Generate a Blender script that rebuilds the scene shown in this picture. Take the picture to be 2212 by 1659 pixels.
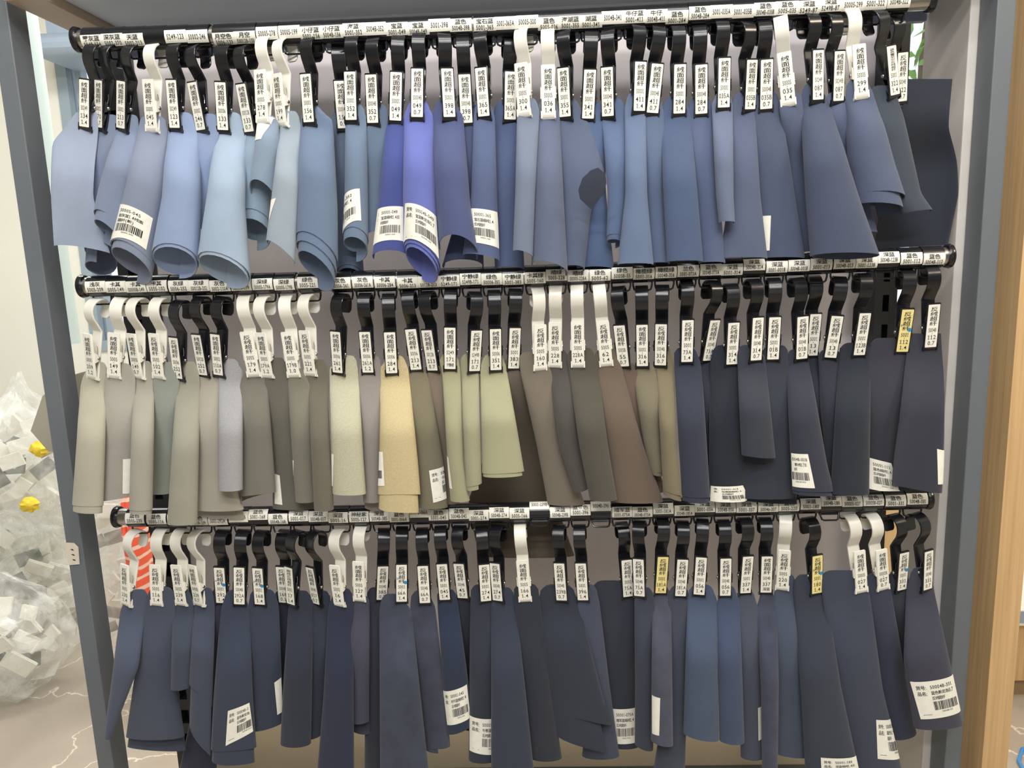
import bpy, math, random
import numpy as np
from mathutils import Vector, Matrix, noise

for o in list(bpy.data.objects):
    bpy.data.objects.remove(o)
SC = bpy.context.scene
COL = SC.collection

# ---------------------------------------------------------------- camera
FPX, PITCH, YAW, ROLL = 1661.0, 10.0166, -2.2173, -2.0597
CAM = np.array([0.0, -1.06, 1.45])


def cam_axes():
    p, w, r = math.radians(PITCH), math.radians(YAW), math.radians(ROLL)
    f = np.array([math.sin(w) * math.cos(p), math.cos(w) * math.cos(p), -math.sin(p)])
    r0 = np.array([math.cos(w), -math.sin(w), 0.0])
    u0 = np.cross(r0, f)
    return math.cos(r) * r0 + math.sin(r) * u0, -math.sin(r) * r0 + math.cos(r) * u0, f


AR, AU, AF = cam_axes()
cam_data = bpy.data.cameras.new('camera')
cam_data.sensor_width = 36.0
cam_data.lens = 36.0 * FPX / 2212.0
cam_data.clip_start = 0.02
camera = bpy.data.objects.new('camera', cam_data)
COL.objects.link(camera)
camera.matrix_world = Matrix(((AR[0], AU[0], -AF[0], CAM[0]), (AR[1], AU[1], -AF[1], CAM[1]),
                              (AR[2], AU[2], -AF[2], CAM[2]), (0, 0, 0, 1)))
SC.camera = camera

# ---------------------------------------------------------------- world, lamps, exposure
SC.view_settings.view_transform = 'Standard'
SC.view_settings.look = 'None'
SC.view_settings.exposure = -0.4
SC.view_settings.gamma = 1.0
SC.view_settings.use_curve_mapping = False
SC.cycles.max_bounces = 7
SC.cycles.diffuse_bounces = 4
SC.cycles.transparent_max_bounces = 10
world = bpy.data.worlds.new('world')
SC.world = world
world.use_nodes = True
wbg = world.node_tree.nodes['Background']
wbg.inputs[0].default_value = (0.93, 0.97, 1.0, 1)
wbg.inputs[1].default_value = 1.7


def lamp(name, loc, aim, sx, sy, watts, col):
    d = bpy.data.lights.new(name, 'AREA')
    d.shape = 'RECTANGLE'
    d.size, d.size_y = sx, sy
    d.energy = watts
    d.color = col
    o = bpy.data.objects.new(name, d)
    COL.objects.link(o)
    o.location = loc
    o.rotation_euler = (Vector(aim) - Vector(loc)).to_track_quat('-Z', 'Y').to_euler()
    return o


lamp('ceiling_lamp', (0.0, -0.75, 2.72), (0.0, -0.15, 1.4), 1.5, 0.10, 14, (1.0, 0.985, 0.965))
lamp('ceiling_lamp', (0.0, -1.35, 2.72), (0.0, -0.1, 1.3), 1.5, 0.10, 23, (1.0, 0.985, 0.965))
lamp('ceiling_lamp', (0.0, -2.1, 2.72), (0.0, 0.0, 1.2), 1.5, 0.10, 26, (1.0, 0.985, 0.965))
lamp('front_fill_light', (0.3, -3.6, 1.2), (0.0, 0.0, 1.35), 3.2, 2.0, 13, (0.97, 0.98, 1.0))  # added soft fill from the front, no such source in the room
lamp('ceiling_lamp', (1.7, -1.0, 2.70), (0.8, 0.0, 1.0), 0.6, 0.3, 22, (1.0, 0.86, 0.66))
lamp('ceiling_lamp', (-1.0, 0.95, 2.70), (-1.0, 1.1, 0.0), 1.2, 0.5, 60, (1.0, 0.99, 0.95))
lamp('ceiling_lamp', (1.5, 0.6, 2.70), (1.4, 0.6, 0.0), 0.8, 0.5, 30, (1.0, 0.93, 0.80))


def unproj(x, y, Y):
    """photo pixel(s) -> point(s) on the upright plane at depth Y"""
    x, y, Y = np.broadcast_arrays(np.asarray(x, float), np.asarray(y, float), np.asarray(Y, float))
    d = AR * ((x - 1106.0) / FPX)[..., None] - AU * ((y - 829.5) / FPX)[..., None] + AF
    t = (Y - CAM[1]) / d[..., 1]
    return CAM + d * t[..., None]


def unfloor(x, y, z=0.0):
    d = AR * ((x - 1106.0) / FPX) - AU * ((y - 829.5) / FPX) + AF
    return CAM + d * ((z - CAM[2]) / d[2])


def project(P):
    d = np.asarray(P, float) - CAM
    z = d @ AF
    return np.stack([1106.0 + FPX * (d @ AR) / z, 829.5 - FPX * (d @ AU) / z], -1)


# ---------------------------------------------------------------- materials
def lin(c):
    c = c / 255.0
    return c / 12.92 if c <= 0.04045 else ((c + 0.055) / 1.055) ** 2.4


MATS = {}


def mat(name, rgb, rough=0.6, metal=0.0, spec=0.5, bump=0.0, bscale=400.0, var=0.0, vscale=30.0, srgb=True, gain=(1.0, 1.0, 1.0), sheen=0.0):
    key = name
    if key in MATS:
        return MATS[key]
    m = bpy.data.materials.new(name)
    m.use_nodes = True
    nt = m.node_tree
    b = nt.nodes['Principled BSDF']
    col = tuple(min(0.95, lin(c) * k) for c, k in zip(rgb, gain)) if srgb else tuple(rgb)
    b.inputs['Base Color'].default_value = col + (1,)
    b.inputs['Roughness'].default_value = rough
    b.inputs['Metallic'].default_value = metal
    b.inputs['Specular IOR Level'].default_value = spec
    if sheen:
        b.inputs['Sheen Weight'].default_value = sheen
        b.inputs['Sheen Roughness'].default_value = 0.6
    tc = nt.nodes.new('ShaderNodeTexCoord')
    if var:
        n = nt.nodes.new('ShaderNodeTexNoise')
        n.inputs['Scale'].default_value = vscale
        n.inputs['Detail'].default_value = 6
        r = nt.nodes.new('ShaderNodeMapRange')
        r.inputs[1].default_value = 0.3
        r.inputs[2].default_value = 0.7
        r.inputs[3].default_value = 1 - var
        r.inputs[4].default_value = 1 + var
        mx = nt.nodes.new('ShaderNodeMix')
        mx.data_type = 'RGBA'
        mx.blend_type = 'MULTIPLY'
        mx.inputs[0].default_value = 1.0
        mx.inputs[6].default_value = col + (1,)
        nt.links.new(tc.outputs['Object'], n.inputs['Vector'])
        nt.links.new(n.outputs['Fac'], r.inputs[0])
        nt.links.new(r.outputs[0], mx.inputs[7])
        nt.links.new(mx.outputs[2], b.inputs['Base Color'])
    if bump:
        n2 = nt.nodes.new('ShaderNodeTexNoise')
        n2.inputs['Scale'].default_value = bscale
        n2.inputs['Detail'].default_value = 3
        bp = nt.nodes.new('ShaderNodeBump')
        bp.inputs['Strength'].default_value = bump
        bp.inputs['Distance'].default_value = 0.0006
        nt.links.new(tc.outputs['Object'], n2.inputs['Vector'])
        nt.links.new(n2.outputs['Fac'], bp.inputs['Height'])
        nt.links.new(bp.outputs['Normal'], b.inputs['Normal'])
    MATS[key] = m
    return m


M_BLACK = mat('black_plastic', (24, 25, 29), rough=0.22, spec=0.6, bump=0.15, bscale=60)
M_WHITE = mat('white_plastic', (236, 233, 222), rough=0.3, spec=0.5)
M_PAPER = mat('label_paper', (240, 238, 226), rough=0.45, spec=0.4, var=0.04, vscale=120)
M_TAPE = mat('yellowed_label_paper', (238, 222, 150), rough=0.4, spec=0.4, var=0.05, vscale=90)
M_INK = mat('black_ink', (22, 22, 26), rough=0.6)
M_BLUE = mat('blue_dot', (40, 140, 200), rough=0.5)
M_CHROME = mat('chrome_tube', (190, 188, 182), rough=0.25, metal=1.0, bump=0.2, bscale=25)
M_RIVET = mat('rivet_steel', (190, 188, 182), rough=0.25, metal=1.0)
M_STEEL = mat('dark_grey_steel', (104, 110, 115), rough=0.42, spec=0.5, bump=0.1, bscale=900)
M_PANEL = mat('grey_panel', (226, 220, 222), rough=0.55, var=0.05, vscale=6)
M_BEIGE = mat('beige_board', (240, 222, 190), rough=0.6, var=0.04, vscale=9)


# ---------------------------------------------------------------- mesh helpers
class MB:
    """collects faces; several materials per mesh"""

    def __init__(self):
        self.v, self.f, self.m = [], [], []

    def add(self, verts, faces, mi=0):
        b = len(self.v)
        self.v.extend([tuple(map(float, p)) for p in verts])
        self.f.extend([tuple(b + i for i in f) for f in faces])
        self.m.extend([mi] * len(faces))

    def box(self, x0, x1, y0, y1, z0, z1, mi=0):
        self.add([(x0, y0, z0), (x1, y0, z0), (x1, y1, z0), (x0, y1, z0), (x0, y0, z1), (x1, y0, z1), (x1, y1, z1), (x0, y1, z1)],
                 [(3, 2, 1, 0), (4, 5, 6, 7), (0, 1, 5, 4), (1, 2, 6, 5), (2, 3, 7, 6), (3, 0, 4, 7)], mi)

    def grid(self, P, mi=0, flip=False, closed_u=False):
        n, k = P.shape[0], P.shape[1]
        fs = []
        for i in range(n - 1):
            for j in range(k if closed_u else k - 1):
                q = (i * k + j, i * k + (j + 1) % k, (i + 1) * k + (j + 1) % k, (i + 1) * k + j)
                fs.append(q[::-1] if flip else q)
        self.add(P.reshape(-1, 3), fs, mi)

    def loft(self, secs, mi=0):
        """closed sections (n,k,3) with end caps"""
        P = np.asarray(secs, float)
        self.grid(P, mi, closed_u=True)
        k = P.shape[1]
        self.add(P[0], [tuple(range(k))[::-1]], mi)
        self.add(P[-1], [tuple(range(k))], mi)

    def tube(self, pts, r, n=8, mi=0):
        pts = [Vector(p) for p in pts]
        rs = r if isinstance(r, (list, tuple)) else [r] * len(pts)
        secs = []
        for i, p in enumerate(pts):
            t = (pts[min(i + 1, len(pts) - 1)] - pts[max(i - 1, 0)]).normalized()
            a = t.orthogonal().normalized() if i == 0 else (a - t * a.dot(t)).normalized()
            c = t.cross(a)
            secs.append([p + (a * math.cos(2 * math.pi * q / n) + c * math.sin(2 * math.pi * q / n)) * rs[i] for q in range(n)])
        self.loft(secs, mi)

    def build(self, name, mats, parent=None, smooth=True, angle=0.6, merge=False):
        me = bpy.data.meshes.new(name)
        me.from_pydata(self.v, [], self.f)
        for m in (mats if isinstance(mats, (list, tuple)) else [mats]):
            me.materials.append(m)
        me.polygons.foreach_set('material_index', self.m)
        if smooth:
            me.polygons.foreach_set('use_smooth', [True] * len(self.f))
            me.set_sharp_from_angle(angle=angle)
        me.update()
        o = bpy.data.objects.new(name, me)
        COL.objects.link(o)
        if parent:
            o.parent = parent
        return o


def tag(o, label=None, cat=None, group=None, kind=None):
    for k, v in (('label', label), ('category', cat), ('group', group), ('kind', kind)):
        if v:
            o[k] = v
    return o


def empty(name, loc=(0, 0, 0)):
    o = bpy.data.objects.new(name, None)
    o.empty_display_size = 0.02
    COL.objects.link(o)
    o.location = loc
    return o


def catmull(pts, n=6):
    p = [np.array(q, float) for q in pts]
    p = [2 * p[0] - p[1]] + p + [2 * p[-1] - p[-2]]
    out = []
    for i in range(1, len(p) - 2):
        for t in np.linspace(0, 1, n, endpoint=False):
            out.append(0.5 * ((2 * p[i]) + (-p[i - 1] + p[i + 1]) * t + (2 * p[i - 1] - 5 * p[i] + 4 * p[i + 1] - p[i + 2]) * t * t
                              + (-p[i - 1] + 3 * p[i] - 3 * p[i + 1] + p[i + 2]) * t ** 3))
    out.append(p[-2])
    return np.array(out)


def strap(mb, line, w, t, e, mi=0):
    """band of width w (along x) and thickness t following a (f,h) line"""
    line = np.asarray(line, float)
    ws = w if hasattr(w, '__len__') else [w] * len(line)
    secs = []
    for i, p in enumerate(line):
        d = line[min(i + 1, len(line) - 1)] - line[max(i - 1, 0)]
        d = d / np.linalg.norm(d)
        nrm = np.array([d[1], -d[0]])
        hw, ht = ws[i] / 2, t / 2
        sec = []
        for a, b in ((-hw + e, -ht), (hw - e, -ht), (hw, -ht + e), (hw, ht - e), (hw - e, ht), (-hw + e, ht), (-hw, ht - e), (-hw, -ht + e)):
            q = p + nrm * b
            sec.append((a, -q[0], q[1]))
        secs.append(sec)
    mb.loft(secs, mi)


# ---------------------------------------------------------------- lettering
GLYPH = {}
# figure one with a flag and a foot, as printed on the tags
GLYPH['1'] = (np.array([(0.20, 0.0), (0.31, 0.0), (0.31, 1.0), (0.20, 1.0), (0.20, 0.98), (0.06, 0.80), (0.06, 0.70), (0.20, 0.84),
                        (0.06, 0.0), (0.20, 0.08), (0.06, 0.08), (0.45, 0.0), (0.45, 0.08), (0.31, 0.08), (0.20, 0.5), (0.31, 0.5)]),
              [(0, 1, 15, 14), (14, 15, 2, 3), (4, 5, 6, 7), (8, 0, 9, 10), (1, 11, 12, 13)], 0.55)


def glyph(ch):
    if ch not in GLYPH:
        cu = bpy.data.curves.new('glyph', 'FONT')
        cu.body = ch
        cu.resolution_u = 2 if ord(ch) > 127 else 3
        cu.offset = 0.012 if ord(ch) > 127 else 0.008
        ob = bpy.data.objects.new('glyph', cu)
        COL.objects.link(ob)
        bpy.context.view_layer.update()
        me = bpy.data.meshes.new_from_object(ob.evaluated_get(bpy.context.evaluated_depsgraph_get()))
        V = np.array([v.co[:2] for v in me.vertices]).reshape(-1, 2)
        F = [tuple(p.vertices) for p in me.polygons]
        bpy.data.objects.remove(ob)
        bpy.data.curves.remove(cu)
        bpy.data.meshes.remove(me)
        if len(V):
            lo, hi = V.min(0), V.max(0)
            if ord(ch) > 127:
                V = (V - (0.5, 0.38)) / 0.95 + 0.5
                adv = 1.0
            else:
                V = np.stack([V[:, 0] - lo[0] + 0.05, V[:, 1] / 0.7], 1)
                adv = hi[0] - lo[0] + 0.13
        else:
            adv = 0.3
        GLYPH[ch] = (V, F, adv)
    return GLYPH[ch]


def line_glyphs(text, x0, x1, y0, y1, fit=True):
    """glyph polygons of one line stretched into the box (u to the right, v up)"""
    if not text:
        return []
    gs = [glyph(c) for c in text]
    tot = sum(g[2] for g in gs)
    s = (x1 - x0) / tot
    out, x = [], x0
    for V, F, adv in gs:
        if len(V):
            out.append((np.stack([x + V[:, 0] * s, y0 + V[:, 1] * (y1 - y0)], 1), F))
        x += adv * s
    return out


def put_glyphs(mb, gl, fn, mi):
    for V, F in gl:
        mb.add(fn(V), F, mi)


STYLE = {'绒': '绒面超纤', '反': '反绒超纤', '细': '细绒反绒超纤', '蓝': '蓝色雷尼尔反绒超纤'}


def tag_text(style, a, b, c):
    """lettering of a clip tag in unit coordinates (0..1, 0..1 bottom up)"""
    out = []
    ch = STYLE[style]
    top, bot = 0.95, 0.505 if len(ch) == 4 else 0.49
    step = (top - bot) / len(ch)
    wd = 0.315 if len(ch) == 4 else 0.24
    for i, q in enumerate(ch):
        out += line_glyphs(q, 0.53 - wd, 0.53 + wd, top - (i + 1) * step + step * 0.04, top - i * step - step * 0.02)
    hw = 0.34 if len(a) < 6 else 0.38
    out += line_glyphs(a, 0.52 - hw, 0.52 + hw, 0.36, 0.45)
    out += line_glyphs('|', 0.49, 0.55, 0.31, 0.345)
    hw = 0.16 + 0.075 * len(b)
    out += line_glyphs(b, 0.52 - hw, 0.52 + hw, 0.19, 0.285)
    out += line_glyphs(c, 0.20, 0.84, 0.055, 0.145)
    return out


# ---------------------------------------------------------------- rails
RAILS = {'top': (1.7415, 0.007), 'middle': (1.4185, 0.007), 'bottom': (1.0815, 0.007)}
XM, XH = -0.045, 0.58
RR = 0.0125


def rail_z(row, x):
    z, sag = RAILS[row]
    return z - sag * (1 - ((x - XM) / XH) ** 2)


# ---------------------------------------------------------------- label holders (sleeve clamped on the rail, ring below)
def make_holder(row, x, px, l1, l2, label, empty_ring=False):
    z = float(rail_z(row, x))
    root = empty('label_holder', (x, 0, z))
    tag(root, label, 'label holder', 'label holders along the %s rail' % row)
    zl = unproj(px[0], px[1], -0.0152)[2]
    ph0 = math.asin(max(-0.75, min(0.9, (zl - z) / 0.0152)))
    rot = ph0 * (0.9 if empty_ring else 0.25)
    if empty_ring:
        root.rotation_euler = (0, 0, 0)
    W = 0.0287
    mb = MB()
    arc = np.radians(np.linspace(-95, 205, 22)) + rot
    strap(mb, np.stack([np.cos(arc) * 0.0139, np.sin(arc) * 0.0139], 1), W, 0.0017, 0.0004)
    if empty_ring:      # jaw lip left open at the back of the turned holder
        a = np.radians([-95, -100]) + rot
        strap(mb, np.array([[math.cos(a[0]) * 0.0139, math.sin(a[0]) * 0.0139], [math.cos(a[0]) * 0.0175, math.sin(a[0]) * 0.0175]]), W, 0.0017, 0.0004)
    mb.build('sleeve', M_BLACK, root)
    # ring: rounded trapezoid loop
    rb = MB()
    pts = [(-0.0128, -0.0137), (-0.0126, -0.0185), (-0.0112, -0.0238), (-0.0085, -0.0252), (0.0085, -0.0252), (0.0112, -0.0238), (0.0126, -0.0185), (0.0128, -0.0137)]
    rr = rot if empty_ring else 0.0
    P3 = []
    for a, h in pts:
        f = 0.0
        if rr:
            f, h = -h * math.sin(rr), h * math.cos(rr)
        P3.append((a, -f, h))
    rb.tube(P3, 0.00135, 8)
    rb.build('ring', M_BLACK, root)
    # paper label bent round the sleeve
    lb = MB()
    hw, ha = 0.01415, 0.0081 / 0.0149
    R0 = 0.01492

    def onsleeve(uv, dr=0.0):
        ph = ph0 + (uv[:, 1] - 0.5) * 2 * ha
        return np.stack([(uv[:, 0] - 0.5) * 2 * hw, -(R0 + dr) * np.cos(ph), (R0 + dr) * np.sin(ph)], 1)

    vv = np.linspace(0, 1, 9)
    G = np.stack([onsleeve(np.stack([np.linspace(0, 1, 3), np.full(3, v)], 1)) for v in vv])
    lb.grid(G)
    fn = lambda V: onsleeve(V, 0.00040)
    if l1:
        h = 0.13 * len(l1)
        put_glyphs(lb, line_glyphs(l1, 0.5 - h, 0.5 + h, 0.53, 0.92), fn, 1)
        put_glyphs(lb, line_glyphs(l2, 0.10, 0.90, 0.12, 0.44), fn, 1)
    elif l2:
        put_glyphs(lb, line_glyphs(l2, 0.10, 0.90, 0.3, 0.66), fn, 1)
    if l2:
        lb.build('label', [M_PAPER, M_INK], root, angle=1.2)
    return root


# ---------------------------------------------------------------- clip hangers
HOOK = catmull([(-0.0105, -0.0245), (-0.0118, -0.0170), (-0.0112, -0.0085), (-0.0070, -0.0015), (0.0, 0.0013), (0.0080, -0.0010), (0.0142, -0.0075),
                (0.0160, -0.0165), (0.0128, -0.0260), (0.0060, -0.0345), (-0.0005, -0.0425)], 5)
LEG = np.array([(-0.0012, -0.0437), (-0.0014, -0.0460), (-0.0016, -0.070), (-0.0016, -0.1000), (-0.0012, -0.1125)])
HOOK_LINE = np.vstack([HOOK, LEG])
LEV_T, LEV_B = np.array([0.0150, -0.0480]), np.array([0.0024, -0.1105])
WH = 0.0174
SHARED = {}


def shared(key, fn):
    if key not in SHARED:
        SHARED[key] = fn()
    return SHARED[key]


def hook_mesh():
    mb = MB()
    n = len(HOOK_LINE)
    ws = [WH * (0.62 + 0.38 * min(1, (i / 3.0)) ** 0.5) if i < 3 else WH for i in range(n)]
    strap(mb, HOOK_LINE, ws, 0.0027, 0.0006)
    return mb


def lever_mesh():
    mb = MB()
    d = LEV_B - LEV_T
    line = [LEV_T + d * 0.0, LEV_T + d * 0.02, LEV_T + d * 0.5, LEV_T + d * 0.93, LEV_T + d * 0.985, LEV_T + d * 1.02 + np.array([-0.0022, 0.0002])]
    strap(mb, line, [WH * 0.93, WH * 1.0, WH, WH, WH, WH * 0.96], 0.0030, 0.0006)
    # lugs that hold the pivot
    for s in (-1, 1):
        xo, xi = s * (WH / 2 + 0.0014), s * (WH / 2 - 0.0002)
        ring = [(0.0086, -0.0735), (0.0068, -0.0880)] + [(0.0020 + 0.0036 * math.cos(a), -0.0815 + 0.0036 * math.sin(a)) for a in np.linspace(-1.9, -4.4, 7)]
        A = [(xo, -f, h) for f, h in ring]
        B = [(xi, -f, h) for f, h in ring]
        mb.loft([A, B] if s < 0 else [B, A])
    # hooked lip beside the jaw
    for s in (-1, 1):
        ring = [(0.0052, -0.1030), (0.0038, -0.1120), (-0.0022, -0.1138), (-0.0040, -0.1105), (-0.0018, -0.1100), (0.0010, -0.1095)]
        xo, xi = s * (WH / 2 + 0.0010), s * (WH / 2 - 0.0008)
        A = [(xo, -f, h) for f, h in ring]
        B = [(xi, -f, h) for f, h in ring]
        mb.loft([A, B] if s < 0 else [B, A])
    return mb


def rivet_mesh():
    mb = MB()
    L = WH / 2 + 0.0027
    xs = [-L, -L + 0.0004, -L + 0.0010, L - 0.0010, L - 0.0004, L]
    rs = [0.0012, 0.0021, 0.0024, 0.0024, 0.0021, 0.0012]
    mb.tube([(x, -0.0020, -0.0815) for x in xs], rs, 14)
    return mb


def spring_mesh():
    mb = MB()
    x = WH / 2 - 0.001
    pts = [(x, -0.0045, -0.0640), (x, -0.0030, -0.0690), (x, -0.0032, -0.0790)]
    for k in range(25):
        a = k * math.pi / 4
        pts.append((x - 0.0006 * k, -0.0020 - 0.0034 * math.cos(a), -0.0815 + 0.0034 * math.sin(a)))
    pts += [(-x + 0.0005, -0.0050, -0.0720), (-x + 0.0005, -0.0070, -0.0660)]
    mb.tube(pts, 0.00045, 5)
    return mb


def from_shared(key, fn, name, m, parent):
    k = (key, m.name)
    if k not in SHARED:
        o = fn().build(name, m, parent, angle=0.7)
        SHARED[k] = o
        return o
    o = SHARED[k].copy()
    o.name = name
    COL.objects.link(o)
    o.parent = parent
    return o


def rot3(yaw, roll, pitch):
    cy, sy, cr, sr, cp, sp = math.cos(yaw), math.sin(yaw), math.cos(roll), math.sin(roll), math.cos(pitch), math.sin(pitch)
    Rz = np.array([[cy, -sy, 0], [sy, cy, 0], [0, 0, 1]])
    Ry = np.array([[cr, 0, sr], [0, 1, 0], [-sr, 0, cr]])
    Rx = np.array([[1, 0, 0], [0, cp, -sp], [0, sp, cp]])
    return Ry @ Rx @ Rz


LAB_T = LEV_T + (LEV_B - LEV_T) * 0.03
LAB_B = LEV_T + (LEV_B - LEV_T) * 0.955
PT = np.array([0, -LAB_T[0] - 0.0017, LAB_T[1]])
PB = np.array([0, -LAB_B[0] - 0.0017, LAB_B[1]])
RES = []


def solve_hanger(xh, zh, y0, top, bot):
    q = np.array([xh, zh, 0.0, 0.0, 0.0])

    def res(q):
        R = rot3(q[2], q[3], q[4])
        o = np.array([q[0], y0, q[1]])
        pp = project(np.stack([o + R @ PT, o + R @ PB]))
        return np.concatenate([(pp[0] - top), (pp[1] - bot), [(q[0] - xh) * 700, (q[1] - zh) * 900, q[2] * 12, q[3] * 14, q[4] * 50]])
    for _ in range(12):
        r = res(q)
        J = np.stack([(res(q + np.eye(5)[k] * 1e-4) - r) / 1e-4 for k in range(5)], 1)
        q = q - np.linalg.lstsq(J, r, rcond=None)[0]
    RES.append(list(res(q)[:4]) + [q[1] - zh, math.degrees(q[2]), math.degrees(q[3]), math.degrees(q[4])])
    return q


def make_hanger(row, hx, hz, d, label):
    top, bot, colr, style, a, b, c = d[:2], d[2:4], d[4], d[5], d[6], d[7], d[8]
    back = d[9] if len(d) > 9 else 0
    dot = d[10] if len(d) > 10 else 0
    y0 = 0.017 if back else 0.0
    q = solve_hanger(hx, hz, y0, np.array(top, float), np.array(bot, float))
    R = rot3(q[2], q[3], q[4])
    org = np.array([q[0], y0, q[1]])
    root = empty('clip_hanger')
    T = Matrix.Identity(4)
    for i in range(3):
        for j in range(3):
            T[i][j] = R[i, j]
        T[i][3] = org[i]
    root.matrix_world = T
    tag(root, label, 'clip hanger', 'clip hangers on the %s rail' % row)
    m = M_WHITE if colr == 'w' else M_BLACK
    from_shared('hook', hook_mesh, 'hook', m, root)
    lev = from_shared('lever', lever_mesh, 'lever', m, root)
    from_shared('rivet', rivet_mesh, 'rivet', M_RIVET, root)
    from_shared('spring', spring_mesh, 'spring', M_RIVET, root)
    # printed paper tag on the lever
    lb = MB()
    dv = LAB_B - LAB_T
    L = np.linalg.norm(dv)
    dv = dv / L
    nv = np.array([-dv[1], dv[0]])
    if nv[0] < 0:
        nv = -nv
    hw = 0.0079 if colr == 'w' else 0.0076
    vis = 0.00165

    def onlever(uv, e=0.0):
        uv = np.asarray(uv, float)
        p = LAB_B[None] - dv[None] * (uv[:, 1:2] * L) + nv[None] * (vis + e)
        return np.stack([(uv[:, 0] - 0.5) * 2 * hw, -p[:, 0], p[:, 1]], 1)

    rc = 0.06
    out = []
    for cx, cy, a0 in ((1 - rc, 1 - rc / 4, 0), (rc, 1 - rc / 4, 90), (rc, rc / 4, 180), (1 - rc, rc / 4, 270)):
        for k in range(4):
            an = math.radians(a0 + 30 * k)
            out.append((cx + rc * math.cos(an), cy + rc / 4 * math.sin(an)))
    F, Bk = onlever(out), onlever(out, -0.00018)
    n = len(out)
    lb.add(F, [tuple(range(n))], 0)
    lb.add(np.vstack([F, Bk]), [(i, i + n, (i + 1) % n + n, (i + 1) % n) for i in range(n)], 0)
    put_glyphs(lb, tag_text(style, a, b, c), lambda V: onlever(V, 0.00012), 1)
    mats = [M_TAPE if colr == 'y' else M_PAPER, M_INK]
    if dot:
        an = np.linspace(0, 2 * math.pi, 20, endpoint=False)
        lb.add(onlever(np.stack([0.86 + 0.17 * np.cos(an), 0.525 + 0.045 * np.sin(an)], 1), 0.00022), [tuple(range(20))], 2)
        mats.append(M_BLUE)
        put_glyphs(lb, line_glyphs('兰', 0.02, 0.22, 0.60, 0.66), lambda V: onlever(V, 0.00012), 1)
    lb.build('tag', mats, lev, smooth=False)
    jaw = org + R @ np.array([0, -0.0002, -0.108])
    return root, jaw


# ---------------------------------------------------------------- leather swatches
LVL = [-0.046, -0.027, -0.008, 0.010, 0.047]
THK = 0.0013
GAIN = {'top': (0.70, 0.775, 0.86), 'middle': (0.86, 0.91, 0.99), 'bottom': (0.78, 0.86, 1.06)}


def sstep(x):
    x = np.clip(x, 0, 1)
    return x * x * (3 - 2 * x)


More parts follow.
